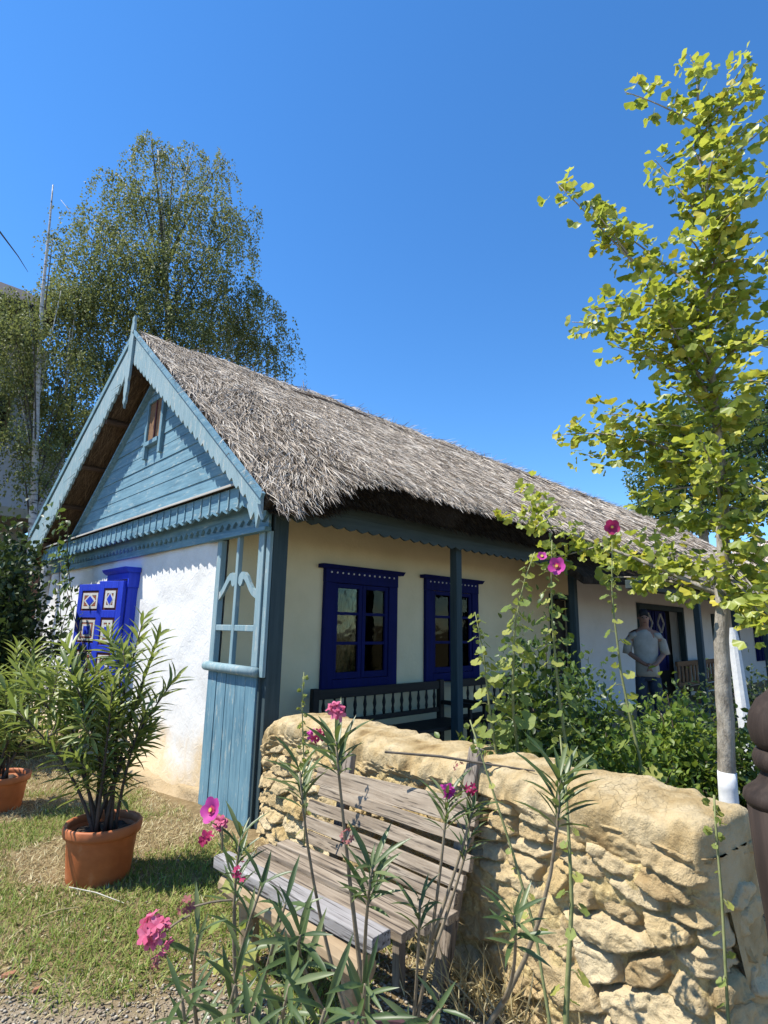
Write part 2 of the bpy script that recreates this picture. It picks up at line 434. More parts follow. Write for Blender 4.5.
def thatch_base():
    mt, t, b = nodes('matted reed')
    v = coords(t, (6, 1, 1)); n = noise_tex(t, v, 9, 8, .7, .4)
    r_ = ramp(t, [(.3, (.018, .014, .010)), (.55, (.07, .055, .04)), (.75, (.16, .13, .10))]); t.links.new(n, r_.inputs[0])
    t.links.new(r_.outputs[0], b.inputs['Base Color']); b.inputs['Roughness'].default_value = .95
    b.inputs['Specular IOR Level'].default_value = .05
    bump(t, b, n, 1, .04)
    return mt
MAT['thatch_base'] = thatch_base()
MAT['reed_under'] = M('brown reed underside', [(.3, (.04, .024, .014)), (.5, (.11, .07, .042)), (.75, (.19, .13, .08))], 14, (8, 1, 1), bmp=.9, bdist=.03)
MAT['reed_cut'] = M('sooty cut reed', [(.3, (.012, .009, .007)), (.7, (.05, .038, .028))], 60, bmp=1, bdist=.02)  # shade of the eave underside is put into this dark tone
MAT['straw'] = island_mat('weathered straw', [(0, (.05, .038, .027)), (.16, (.22, .17, .125)), (.4, (.49, .405, .315)), (.75, (.72, .625, .51)), (1, (.92, .84, .72))], rough=.8, trans=.08, patch=None)
MAT['ginkgo'] = leafm('ginkgo leaf', [(0, (.10, .15, .02)), (.3, (.24, .30, .05)), (.7, (.44, .49, .09)), (1, (.62, .60, .14))], rough=.42, trans=.42, tcol=(.60, .66, .06), spec=.4)
MAT['ginkgo_light'] = leafm('yellowing ginkgo leaf', [(0, (.45, .42, .05)), (1, (.68, .58, .08))], rough=.5, trans=.42, tcol=(.5, .48, .05))
MAT['birch'] = leafm('birch leaf', [(0, (.06, .085, .03)), (.45, (.14, .175, .065)), (.8, (.22, .255, .10)), (1, (.29, .32, .15))], rough=.55, trans=.34, tcol=(.27, .31, .08), patch=(.5, (.25, .25, .09)), spec=.12)
MAT['oleander'] = leafm('oleander leaf', [(0, (.05, .09, .028)), (.5, (.095, .145, .048)), (1, (.18, .22, .09))], rough=.42, trans=.25, tcol=(.22, .30, .05), spec=.45)
MAT['oleander_pale'] = leafm('potted oleander leaf', [(0, (.13, .185, .045)), (.5, (.24, .30, .08)), (1, (.37, .40, .13))], rough=.42, trans=.32, tcol=(.32, .40, .06), spec=.45)
MAT['holly'] = leafm('hollyhock leaf', [(0, (.16, .23, .05)), (.6, (.27, .33, .085)), (1, (.42, .42, .10))], rough=.6, trans=.4, tcol=(.42, .46, .08))
MAT['rose_leaf'] = leafm('rose bush leaf', [(0, (.03, .06, .014)), (.5, (.06, .115, .022)), (1, (.13, .19, .04))], rough=.4, trans=.3, tcol=(.2, .28, .03), spec=.45)
MAT['bright_leaf'] = leafm('bright shrub leaf', [(0, (.08, .15, .022)), (.6, (.15, .23, .035)), (1, (.24, .30, .06))], rough=.45, trans=.35, tcol=(.3, .38, .04))
MAT['dark_leaf'] = leafm('dark shrub leaf', [(0, (.016, .034, .01)), (.6, (.032, .06, .016)), (1, (.07, .10, .03))], rough=.45, trans=.2, tcol=(.1, .15, .03))
MAT['pink'] = leafm('pink petal', [(0, (.66, .09, .20)), (1, (.82, .26, .40))], rough=.6, trans=.35)
MAT['magenta'] = leafm('magenta petal', [(0, (.55, .035, .30)), (1, (.66, .09, .42))], rough=.6, trans=.35)
MAT['crimson'] = leafm('crimson petal', [(0, (.42, .02, .10)), (1, (.55, .045, .17))], rough=.6, trans=.3)
MAT['withered'] = leafm('withered bloom', [(0, (.30, .09, .09)), (1, (.45, .18, .16))], rough=.8, trans=.2)
MAT['yellow'] = M('flower centre', [(.3, (.5, .33, .05)), (.7, (.65, .45, .1))], 20)
MAT['grass'] = leafm('green grass', [(0, (.11, .19, .02)), (.5, (.25, .33, .05)), (1, (.46, .46, .14))], rough=.6, trans=.3)
MAT['dry_grass'] = leafm('dry grass', [(0, (.32, .24, .10)), (.6, (.58, .48, .25)), (1, (.76, .68, .43))], rough=.8, trans=.2)
MAT['pebble'] = island_mat('pebble', [(0, (.20, .15, .10)), (.5, (.36, .30, .22)), (.85, (.46, .40, .31)), (1, (.58, .53, .44))], rough=.9, trans=0)
MAT['birch_bark'] = M('white birch bark', [(.36, (.05, .045, .04)), (.46, (.52, .50, .46)), (.7, (.72, .70, .66))], 5, (1, 1, 3.2), bmp=.3)
MAT['twig'] = M('dark twig', [(.3, (.05, .04, .03)), (.7, (.12, .10, .075))], 20, bmp=.2)

# ------------------------------------------------------------------ leaves
def leaf_tpl(st, fold=.15, curl=-.1):
    """st: (y, half width) stations; first and last are points"""
    T = [(0, st[0][0], 0)]; F = []
    for y, wd in st[1:-1]:
        T += [(-wd, y, fold*wd+curl*y*y), (0, y, curl*y*y), (wd, y, fold*wd+curl*y*y)]
    y = st[-1][0]; T.append((0, y, curl*y*y)); n = len(st)-2
    F += [(0, 2, 1), (0, 3, 2)]
    for k in range(n-1):
        a = 1+3*k; b = a+3
        F += [(a, a+1, b+1), (a, b+1, b), (a+1, a+2, b+2), (a+1, b+2, b+1)]
    a = 1+3*(n-1); e = len(T)-1
    F += [(a, a+1, e), (a+1, a+2, e)]
    return np.array(T, float), np.array(F)
T_OVAL = leaf_tpl([(0, 0), (.25, .26), (.6, .30), (1, 0)], .35, -.15)
T_SMALL = leaf_tpl([(0, 0), (.4, .34), (1, 0)], .3, -.1)
T_LANCE = leaf_tpl([(0, 0), (.2, .042), (.45, .062), (.72, .048), (1, 0)], .6, -.22)
T_LANCE_WIDE = leaf_tpl([(0, 0), (.2, .055), (.45, .082), (.72, .060), (1, 0)], .55, -.20)
T_BLADE = leaf_tpl([(0, 0), (.1, .03), (.6, .02), (1, 0)], .2, -.35)
def fan_tpl(n=9, half=62, notch=.22, r0=.12):
    T = [(0, 0, 0)]; 
    for k in range(n):
        a = math.radians(-half + 2*half*k/(n-1)); u_ = abs(k-(n-1)/2)/((n-1)/2)
        r_ = 1 - notch*max(0, 1-u_*3.0) - .12*u_*u_ + .04*(k % 2)
        T.append((r_*math.sin(a), r_*math.cos(a), .10*math.sin(k*1.7)+.12*u_))
    return np.array(T), np.array([(0, k+1, k+2) for k in range(n-1)])
T_FAN = fan_tpl()
def round_tpl(n=23, lobes=5):
    T = [(0, .12, 0)]
    for k in range(n):
        a = math.radians(-165 + 330*k/(n-1)); r_ = .50*(1+.09*math.cos(lobes*a*1.0))
        T.append((r_*math.sin(a), .45+r_*math.cos(a), .10+.035*math.sin(k*1.9)-.10*math.cos(a)))
    T[0] = (0, .42, 0)
    return np.array(T), np.array([(0, k+1, k+2) for k in range(n-1)])
T_ROUND = round_tpl()
def scatter(tpl, P, A, N, S):
    T, F = tpl
    P = np.asarray(P, float); A = norm(np.asarray(A, float)); N = np.asarray(N, float); S = np.asarray(S, float).reshape(-1, 1, 1)
    Z = norm(N - (N*A).sum(1, keepdims=True)*A); X = np.cross(A, Z)
    V = P[:, None, :] + S*(T[None, :, 0:1]*X[:, None] + T[None, :, 1:2]*A[:, None] + T[None, :, 2:3]*Z[:, None])
    FF = F[None] + (np.arange(len(P))*len(T))[:, None, None]
    return V.reshape(-1, 3), FF.reshape(-1, F.shape[1])
def join(parts):
    V = []; F = []; k = 0
    for v, f in parts:
        V.append(v); F.append(f+k); k += len(v)
    return np.concatenate(V), np.concatenate(F)
def rdir(n):
    return norm(RNG.normal(size=(n, 3)))
def bez(p, q, bend, n=8):
    p = np.array(p, float); q = np.array(q, float); c = (p+q)/2 + np.array(bend, float)
    return [((1-t)**2)*p + 2*t*(1-t)*c + t*t*q for t in np.linspace(0, 1, n)]
def poly_at(pts, u):
    pts = np.array(pts); L = np.r_[0, np.cumsum(np.linalg.norm(np.diff(pts, axis=0), axis=1))]
    s = np.asarray(u)*L[-1]
    return np.stack([np.interp(s, L, pts[:, i]) for i in range(3)], -1)

# ================================================================== SETTING
V = []; F = []
R_ = 600
g = MB().add([(-R_, -R_, 0), (R_, -R_, 0), (R_, R_, 0), (-R_, R_, 0)], [(0, 1, 2, 3)])
o = g.build('ground', MAT['ground']); tag(o, kind='structure')
g = MB().box(2.95, 24, -3.0, 4.08, -.05, .06)
o = g.build('garden_bed', MAT['dirt']); tag(o, kind='structure')

# ================================================================== COTTAGE
X0, Y0, Y1 = 2.67, 4.22, 5.06
YR, ZR = 7.36, 5.44
cot = thing('thatched_cottage', (X0, Y0, 0), 'long whitewashed cottage with thatched roof, blue wooden gable and shaded porch', 'cottage')

# gable wall: lumpy plaster sheet with real relief
ny, nz = 90, 46
ys = np.linspace(Y1+.02, 11.35, ny); zs = np.linspace(-.05, 2.62, nz)
YY, ZZ = np.meshgrid(ys, zs, indexing='ij')
XX = X0 + .020*fbm(YY*1.3, ZZ*1.3, 0.0, 2) + .006*noise3(YY*6, ZZ*6, 3.0) - .16*smooth01((.45-ZZ)/.6)*smooth01((YY-5.05)/1.1)
V = np.stack([XX, YY, ZZ], -1).reshape(-1, 3)
ii = np.arange(ny*nz).reshape(ny, nz)
F = np.stack([ii[:-1, :-1], ii[:-1, 1:], ii[1:, 1:], ii[1:, :-1]], -1).reshape(-1, 4)
mesh('gable_wall', V, F, MAT['plaster'], cot, smooth=True)
# solid behind it so that the room is closed
MB().box(X0+.10, X0+.35, Y1+.06, 11.3, -.05, 2.9).build('wall_core', MAT['plaster'], cot)
# plinth of clay at the foot of the gable
ny = 60
ys = np.linspace(5.10, 11.2, ny); prof = [(0.03, .12), (-.01, .09), (-.04, .05), (-.08, .01), (-.12, -.03)]
V = []
for y in ys:
    for k, (dx, dz) in enumerate(prof):
        dx *= .15+.85*float(smooth01((y-5.10)/.9))
        V.append((X0-.12*float(smooth01((y-5.05)/1.1))+dx+.05*float(noise3(y*3, k*1.3, 1.)), y, dz*(1+.25*float(noise3(y*2, k*.7, 4.)))))
ii = np.arange(ny*5).reshape(ny, 5)
F = np.stack([ii[:-1, :-1], ii[:-1, 1:], ii[1:, 1:], ii[1:, :-1]], -1).reshape(-1, 4)
mesh('plinth', np.array(V), F, MAT['clay_plinth'], cot, smooth=True)

# porch back wall with openings
def holed_wall(name, x0, x1, z0, z1, y, holes, depth, mat):
    xs = sorted({x0, x1, *[h[0] for h in holes], *[h[1] for h in holes]})
    zz = sorted({z0, z1, *[h[2] for h in holes], *[h[3] for h in holes]})
    b = MB()
    for i in range(len(xs)-1):
        for j in range(len(zz)-1):
            cx, cz = (xs[i]+xs[i+1])/2, (zz[j]+zz[j+1])/2
            if any(h[0] < cx < h[1] and h[2] < cz < h[3] for h in holes): continue
            b.add([(xs[i], y, zz[j]), (xs[i+1], y, zz[j]), (xs[i+1], y, zz[j+1]), (xs[i], y, zz[j+1])], [(0, 1, 2, 3)])
    for h in holes:
        a, c, e, f_ = h
        b.add([(a, y, e), (a, y, f_), (a, y+depth, f_), (a, y+depth, e)], [(0, 1, 2, 3)])
        b.add([(c, y, e), (c, y+depth, e), (c, y+depth, f_), (c, y, f_)], [(0, 1, 2, 3)])
        b.add([(a, y, f_), (c, y, f_), (c, y+depth, f_), (a, y+depth, f_)], [(0, 1, 2, 3)])
        b.add([(a, y, e), (a, y+depth, e), (c, y+depth, e), (c, y, e)], [(0, 1, 2, 3)])
    o = mesh(name, b.v, b.f, mat, cot)
    return o
holed_wall('porch_wall', X0+.05, 9.86, -.05, 2.9, Y1, [(4.06, 4.96, 1.02, 2.1), (5.76, 6.68, 1.02, 2.1), (8.95, 9.70, .1, 2.18)], .3, MAT['plaster_in'])
holed_wall('far_porch_wall', 9.86, 24.4, -.05, 2.9, Y1-.006, [(12.75, 15.4, .1, 2.15), (17.75, 18.9, .1, 2.1), (22.1, 23.6, .8, 2.0)], .3, MAT['plaster_far'])
MB().box(X0+.36, 24.3, Y1+.32, Y1+.36, -.05, 2.9).build('room_backing', MAT['dark'], cot)
MB().box(X0, 24.4, 11.2, 11.34, -.05, 2.6).build('rear_wall', MAT['plaster_far'], cot)
MB().box(24.3, 24.4, Y1, 11.2, -.05, 2.6).build('end_wall', MAT['plaster_far'], cot)
MB().box(X0+.02, 24.4, Y0-.10, Y1, .0, .10).build('porch_floor', MAT['clay_plinth'], cot)

# windows on the porch
def porch_window(x0, x1, z0, z1):
    y = Y1
    wd = MB()
    fw = .15
    wd.box(x0, x0+fw, y-.045, y+.02, z0, z1-.2); wd.box(x1-fw, x1, y-.045, y+.02, z0, z1-.2)
    wd.box(x0+fw, x1-fw, y-.045, y+.02, z0, z0+.11)
    wd.box(x0-.003, x1+.003, y-.05, y+.02, z1-.2, z1-.03)
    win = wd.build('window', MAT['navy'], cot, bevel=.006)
    MB().prism([(x0-.08, y-.11, z1), (x0-.08, y+.0, z1), (x0-.08, y, z1-.045), (x0-.08, y-.07, z1-.045)], (x1-x0+.16, 0, 0)).build('cornice', MAT['navy'], win, bevel=.004)
    n = 13
    for k in range(n):
        cx = x0+.08+(x1-x0-.16)*k/(n-1)
        b = MB(); b.lathe((0, 0, 0), [(.011, 0), (.011, .008), (.004, .011)], 8)
        b.v = [(cx+p[0], y-.0495-p[2], z1-.085+p[1]) for p in b.v]
        b.build('stud', MAT['whitep'], win)
    xi0, xi1, zi0, zi1 = x0+fw, x1-fw, z0+.11, z1-.2
    xm = (xi0+xi1)/2
    for a, c in ((xi0, xm), (xm, xi1)):
        s = MB(); t = .055
        s.box(a+.004, a+t, y-.03, y+.015, zi0+.004, zi1-.004); s.box(c-t, c-.004, y-.03, y+.015, zi0+.004, zi1-.004)
        s.box(a+t, c-t, y-.03, y+.015, zi0+.004, zi0+t+.02); s.box(a+t, c-t, y-.03, y+.015, zi1-t, zi1-.004)
        h = (zi1-zi0-.07)/3
        for q in (1, 2):
            s.box(a+t, c-t, y-.025, y+.01, zi0+.06+h*q-.017, zi0+.06+h*q+.017)
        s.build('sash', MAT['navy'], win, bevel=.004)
        MB().box(a+t, c-t, y-.006, y-.002, zi0+.05, zi1-.05).build('pane', MAT['glass'], win)
    # lace curtain behind the left half, hung in folds
    nx = 40; V = []
    for i in range(nx):
        px = xi0+.02+(xm-xi0)*1.0*i/(nx-1)
        for zc in (zi0, zi1):
            V.append((px, y+.10+.018*math.sin(i*1.1), zc))
    ii = np.arange(nx*2).reshape(nx, 2)
    F = np.stack([ii[:-1, 0], ii[1:, 0], ii[1:, 1], ii[:-1, 1]], -1)
    mesh('curtain', np.array(V), F, MAT['curtain'], win, smooth=True)
    return win
porch_window(3.925, 5.095, .91, 2.30)
porch_window(5.635, 6.80, .91, 2.31)

# doors in the far part of the porch
d = MB(); d.box(8.90, 8.98, Y1-.05, Y1+.1, .1, 2.24); d.box(9.68, 9.76, Y1-.05, Y1+.1, .1, 2.24); d.box(8.98, 9.68, Y1-.05, Y1+.1, 2.16, 2.24)
dr = d.build('door', MAT['blue_post'], cot, bevel=.005)
MB().box(9.0, 9.66, Y1+.12, Y1+.17, .1, 2.15).build('door_leaf', MAT['dark_wood'], dr, bevel=.005)
d = MB(); d.box(12.6, 12.78, Y1-.07, Y1+.08, .1, 2.24); d.box(15.34, 15.44, Y1-.05, Y1+.08, .1, 2.24); d.box(12.78, 15.34, Y1-.05, Y1+.08, 2.12, 2.24)
dr = d.build('door', MAT['blue_post'], cot, bevel=.005)
d = MB(); d.box(12.8, 14.2, Y1-.02, Y1+.03, .75, 2.1)
for a in (12.8, 13.5):
    d.box(a+.03, a+.12, Y1-.045, Y1-.02, .78, 2.08); d.box(a+.58, a+.67, Y1-.045, Y1-.02, .78, 2.08)
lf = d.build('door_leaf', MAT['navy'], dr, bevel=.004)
def lozenge(cx, cz, rx, rz, wd, y, parent, mat, name='lozenge_trim'):
    b = MB(); p = [(cx-rx, cz), (cx, cz+rz), (cx+rx, cz), (cx, cz-rz)]
    for i in range(4):
        a, c = p[i], p[(i+1) % 4]
        b.bar((a[0], y, a[1]), (c[0], y, c[1]), .012, wd, up=(0, 1, 0))
    return b.build(name, mat, parent)
lozenge(13.15, 1.82, .20, .22, .035, Y1-.04, lf, MAT['whitep'])
lozenge(13.85, 1.82, .20, .22, .035, Y1-.04, lf, MAT['whitep'])
d = MB(); d.box(17.7, 17.85, Y1-.06, Y1+.08, .1, 2.15); d.box(18.8, 18.95, Y1-.06, Y1+.08, .1, 2.15); d.box(17.85, 18.8, Y1-.06, Y1+.08, 2.03, 2.15)
d.build('door', MAT['blue_post'], cot, bevel=.005)
d = MB(); d.box(22.0, 23.8, Y1-.07, Y1-.02, .75, 2.05)
for k in range(4): d.box(22.05+k*.44, 22.12+k*.44, Y1-.1, Y1-.07, .78, 2.02)
d.build('shutter', MAT['navy'], cot, bevel=.004)

# posts, beams and scalloped eaves board
def post(x, y, z1, w_=.13, z0=0):
    p = MB(); p.box(x, x+w_, y, y+w_, z0, z1); return p
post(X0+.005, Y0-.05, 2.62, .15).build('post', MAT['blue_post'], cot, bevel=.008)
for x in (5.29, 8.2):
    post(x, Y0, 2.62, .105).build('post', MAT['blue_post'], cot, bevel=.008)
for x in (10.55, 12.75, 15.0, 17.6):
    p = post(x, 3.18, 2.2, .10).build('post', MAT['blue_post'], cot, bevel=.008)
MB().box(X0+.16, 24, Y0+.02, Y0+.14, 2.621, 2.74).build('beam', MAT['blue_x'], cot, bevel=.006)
def scallop_x(x0, x1, y, ztop, zbot, step, th):
    pts = [(x0, y, ztop), (x1, y, ztop)]; n = int((x1-x0)/step); s = (x1-x0)/n
    for k in range(n-1, -1, -1):
        xa = x0+k*s
        for q in (1.0, .8, .5, .2):
            zz = zbot + .035*abs(2*q-1)**1.6
            pts.append((xa+q*s, y, zz))
    pts.append((x0, y, zbot+.035))
    return MB().prism(pts, (0, th, 0))
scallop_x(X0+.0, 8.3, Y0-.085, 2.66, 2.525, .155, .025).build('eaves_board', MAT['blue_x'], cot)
MB().box(X0+.0, 8.3, Y0-.075, Y0+.01, 2.662, 2.76).build('eaves_fascia', MAT['blue_x'], cot, bevel=.004)
MB().box(7.9, 24, 3.14, 3.30, 2.20, 2.32).build('beam', MAT['blue_x'], cot, bevel=.006)
MB().box(X0-.03, 2.83, Y0-.10, Y0+.3, 2.62, 2.70).build('bracket', MAT['blue_x'], cot, bevel=.004)

# ---------------- the porch end screen
sx = X0-.02
yl, yr = 5.12, 4.26
scr = MB()
n = 5
for k in range(n):
    a = yr+(yl-yr)*k/n; c = yr+(yl-yr)*(k+1)/n
    tw = rnd.uniform(-.004, .004)
    scr.box(sx-.012+tw, sx+.022+tw, a+.003+rnd.uniform(0, .003), c-.003, 0.0, 1.17)
screen = scr.build('porch_screen', MAT['blue_z'], cot, bevel=.003)
b = MB(); b.tube([(sx-.03, yl+.03, 1.215), (sx-.03, yr-.02, 1.21)], .043, 10)
b.build('sill_rail', MAT['blue_pale'], screen, smooth=True)
b = MB()
b.box(sx-.02, sx+.04, yl-.085, yl, 1.25, 2.42); b.box(sx-.02, sx+.04, yr, yr+.095, 1.25, 2.42)
b.box(sx-.022, sx+.022, 4.685, 4.735, 1.25, 2.42)
b.box(sx-.018, sx+.028, yr+.095, 4.685, 1.545, 1.60); b.box(sx-.018, sx+.028, 4.735, yl-.085, 1.545, 1.60)
b.build('lattice', MAT['blue_pale'], screen, bevel=.006)
for sgn, ys_ in ((1, 4.735), (-1, 4.685)):
    # curled bracket: sweeps up from the stile and hooks against the mullion
    L = .30 if sgn > 0 else .33
    top = [(0.0, -.0), (.02, .035), (.06, .055), (.11, .05), (.16, .015), (.21, -.05), (.26, -.10), (L, -.13)]
    bot = [(L, -.20), (.25, -.165), (.20, -.12), (.15, -.06), (.11, -.02), (.085, -.015), (.075, -.05), (.055, -.075), (.03, -.075), (.0, -.045)]
    pl = [(sx-.012, ys_+sgn*a, 2.03+z) for a, z in top+bot]
    MB().prism(pl, (.028, 0, 0)).build('curled_bracket', MAT['blue_pale'], screen)
b = MB(); b.box(sx-.012, sx+.02, yr-.085, yr-.025, 1.17, 2.42); b.build('edge_strip', MAT['blue_pale'], screen, bevel=.004)
b = MB(); b.box(sx+.0, sx+.03, yr-.03, yr-.002, 0, 2.42); b.build('edge_batten', MAT['blue_post'], screen, bevel=.004)

# ---------------- gable: frieze, valance, ledge, siding
fr = MB(); fr.box(X0-.05, X0-.022, Y0-.03, 11.4, 2.425, 2.70)
frieze = fr.build('frieze', MAT['blue_y'], cot, bevel=.003)
def scallop_y(y0, y1, x, ztop, zbot, step, th, dep=.035, pw=1.6):
    pts = [(x, y0, ztop), (x, y1, ztop)]; n = int((y1-y0)/step); s = (y1-y0)/n
    for k in range(n-1, -1, -1):
        ya = y0+k*s
        for q in (1.0, .85, .5, .15):
            pts.append((x, ya+q*s, zbot + dep*abs(2*q-1)**pw))
    pts.append((x, y0, zbot+dep))
    return MB().prism(pts, (th, 0, 0))
scallop_y(Y0-.03, 11.4, X0-.082, 2.68, 2.50, .13, .028, .06, .8).build('frieze_scallops', MAT['blue_y'], frieze)
b = MB(); b.box(X0-.095, X0-.022, Y0-.04, 5.3, 2.415, 2.455); b.build('head_rail', MAT['blue_y'], frieze, bevel=.004)
xv = 2.46
val = scallop_y(Y0-.02, 11.3, xv, 2.835, 2.605, .185, .022, .045, 1.4).build('valance', MAT['blue_y'], cot)
n = 38
for k in range(n):
    y = Y0+.05+(11.2-Y0)*k/n
    b = MB(); b.box(xv-.011, xv-.001, y-.009, y+.009, 2.655, 2.825)
    b.tube([(xv-.006, y, 2.66), (xv-.006, y+.004, 2.637), (xv-.006, y+.006, 2.622)], [.012, .022, .010], 8)
    b.build('drop_batten', MAT['blue_pale'] if k < 6 else MAT['blue_y'], val)  # battens at the right end coloured paler for their sunlit look
# soffit between valance and frieze
MB().box(xv+.024, X0-.05, Y0-.02, 11.3, 2.72, 2.74).build('soffit', MAT['blue_y'], cot)
pts = [(xv-.05, 4.14, 2.838), (xv-.05, 4.14, 2.862), (X0+.02, 4.14, 2.985), (X0+.02, 4.14, 2.955)]
MB().prism(pts, (0, 7.3, 0)).build('ledge_board', MAT['ledge'], cot, bevel=.004)
# siding boards of the gable triangle, each a little askew
def gz(y):   # top line of the siding
    return 4.84 - .63*(y-7.2) if y > 7.2 else 4.84 - .80*(7.2-y)
z = 2.96; sid = MB(); k = 0
while z < 4.78:
    h = .165*(1+rnd.uniform(-.08, .12)); z1 = min(z+h-.0035, 4.83)
    ya = 7.2-(4.84-z)/.80; yb = 7.2+(4.84-z)/.63; ya1 = 7.2-(4.84-z1)/.80; yb1 = 7.2+(4.84-z1)/.63
    dx = rnd.uniform(-.004, .004)
    sid.prism([(X0+dx-.006, ya, z), (X0+dx-.006, yb, z+.0), (X0+dx+.002, yb1, z1), (X0+dx+.002, ya1, z1)], (.03, 0, 0))
    z += h; k += 1
siding = sid.build('gable_siding', MAT['blue_y'], cot)
sid = MB(); sid.prism([(X0+.03, 4.75, 2.9), (X0+.03, 10.2, 2.9), (X0+.03, 7.2, 4.80)], (.02, 0, 0)); sid.build('siding_backing', MAT['rafter'], cot)
b = MB(); b.bar((X0-.025, 10.2, 2.97), (X0-.025, 7.2, 4.86), .035, .09, up=(1, 0, 0)); b.build('siding_trim', MAT['blue_y'], cot)
# attic window
aw = MB(); xa = X0-.05
ya, yb, za, zb = 6.97, 7.36, 3.96, 4.52
aw.box(xa, xa+.05, ya-.10, ya-.03, za-.22, zb+.05); aw.box(xa, xa+.05, yb+.0, yb+.07, za-.22, zb+.05); aw.box(xa, xa+.05, ya-.03, yb, zb-.01, zb+.05)
aw.box(xa-.015, xa+.05, ya-.03, yb, za-.06, za)
awo = aw.build('attic_window', MAT['blue_z'], cot, bevel=.004)
MB().box(xa+.025, xa+.035, ya-.03, yb, za, zb-.01).build('shutter_board', MAT['brown_wood'], awo)
b = MB(); b.box(xa+.012, xa+.024, ya+.15, ya+.175, za, zb-.01); b.build('glazing_bar', MAT['maroon'], awo)

# ---------------- bargeboards and finial
xb = 2.325
def barge(y0, zl0, zu0, y1, zl1, zu1, n, teeth, x, th=.03):
    """lower edge cut in teeth from (y0, zl0) to (y1, zl1); upper edge straight"""
    up = [(x, y0, zu0), (x, y1, zu1)]; lo = []
    for k in range(n, 0, -1):
        for q, dz in ((1.0, .0), (.75, -teeth), (.35, -teeth*.8), (.05, 0.0)):
            t = (k-1+q)/n
            lo.append((x, y0+(y1-y0)*t, zl0+(zl1-zl0)*t+dz))
    return MB().prism(up+lo, (th, 0, 0))
bg_r = barge(7.30, 5.03, 5.41, 3.86, 2.50, 2.64, 27, .046, xb).build('bargeboard', MAT['blue_pale'], cot)
b = MB(); b.bar((xb-.02, 7.34, 5.46), (xb-.02, 3.80, 2.615), .05, .03, up=(1, 0, 0)); b.build('barge_capping', MAT['blue_y'], bg_r)
b = MB()
b.prism([(xb-.004, 3.98, 2.64), (xb-.004, 3.86, 2.56), (xb-.004, 3.79, 2.42), (xb-.004, 3.83, 2.47), (xb-.004, 3.86, 2.36), (xb-.004, 3.90, 2.50), (xb-.004, 3.95, 2.44), (xb-.004, 4.02, 2.56)], (-.025, 0, 0))
b.build('carved_tip', MAT['blue_pale'], bg_r)
bg_l = barge(7.42, 4.98, 5.36, 11.62, 2.50, 3.06, 30, .055, xb).build('bargeboard', MAT['blue_pale'], cot)
b = MB(); b.bar((xb+.0, 7.36, 5.46), (xb+.0, 11.75, 3.12), .09, .035, up=(1, 0, 0)); b.build('barge_capping', MAT['blue_y'], bg_l)
# finial: a fretted upright board with notched lower end
half = [(4.42, .03), (4.47, .05), (4.52, .035), (4.58, .062), (4.68, .066), (4.74, .05), (4.80, .075), (5.38, .078), (5.44, .058), (5.56, .056), (5.62, .03), (5.66, .048), (5.70, .035)]
pts = [(7.37-h_, z) for z, h_ in half] + [(7.385, 5.685)] + [(7.37+h_, z) for z, h_ in half[::-1]] + [(7.385, 4.46), (7.37, 4.36), (7.355, 4.46)]
pts = [(xb-.035, y, z) for y, z in pts]
MB().prism(pts, (.033, 0, 0)).build('finial', MAT['blue_pale'], cot, bevel=.003)

# ---------------- window with painted shutters on the gable wall
y0, y1, z0, z1 = 7.20, 7.96, .82, 2.16
w_ = MB(); xw = X0-.06
w_.box(xw-.06, X0+.03, y0, y0+.11, z0, z1-.13); w_.box(xw-.06, X0+.03, y1-.11, y1, z0, z1-.13); w_.box(xw-.06, X0+.03, y0+.11, y1-.11, z0, z0+.1)
w_.box(xw-.07, X0+.03, y0-.02, y1+.02, z1-.13, z1+.06)
gw = w_.build('gable_window', MAT['navy_sun'], cot, bevel=.005)
MB().prism([(xw-.14, y0-.05, z1+.125), (X0, y0-.05, z1+.125), (X0, y0-.05, z1+.06), (xw-.08, y0-.05, z1+.06), (xw-.12, y0-.05, z1+.09)], (0, y1-y0+.10, 0)).build('cornice', MAT['navy_sun'], gw, bevel=.004)
for k in range(11):
    yy = y0+.04+(y1-y0-.08)*k/10
    b = MB(); b.box(xw-.082, xw-.070, yy-.016, yy+.016, z1-.06, z1-.02); b.build('dentil', MAT['navy'], gw)
MB().box(X0-.03, X0-.025, y0+.11, y1-.11, z0+.1, z1-.13).build('pane', MAT['glass'], gw)
MB().box(X0-.018, X0-.014, y0+.11, y1-.11, z0+.1, z1-.13).build('blind', MAT['dark'], gw)  # plain dark sheet standing in for the room interior
s = MB()
for a, c in ((y0+.11, (y0+y1)/2), ((y0+y1)/2, y1-.11)):
    s.box(X0-.06, X0-.02, a+.003, a+.05, z0+.1, z1-.13); s.box(X0-.06, X0-.02, c-.05, c-.003, z0+.1, z1-.13)
s.build('sash', MAT['navy_sun'], gw, bevel=.003)
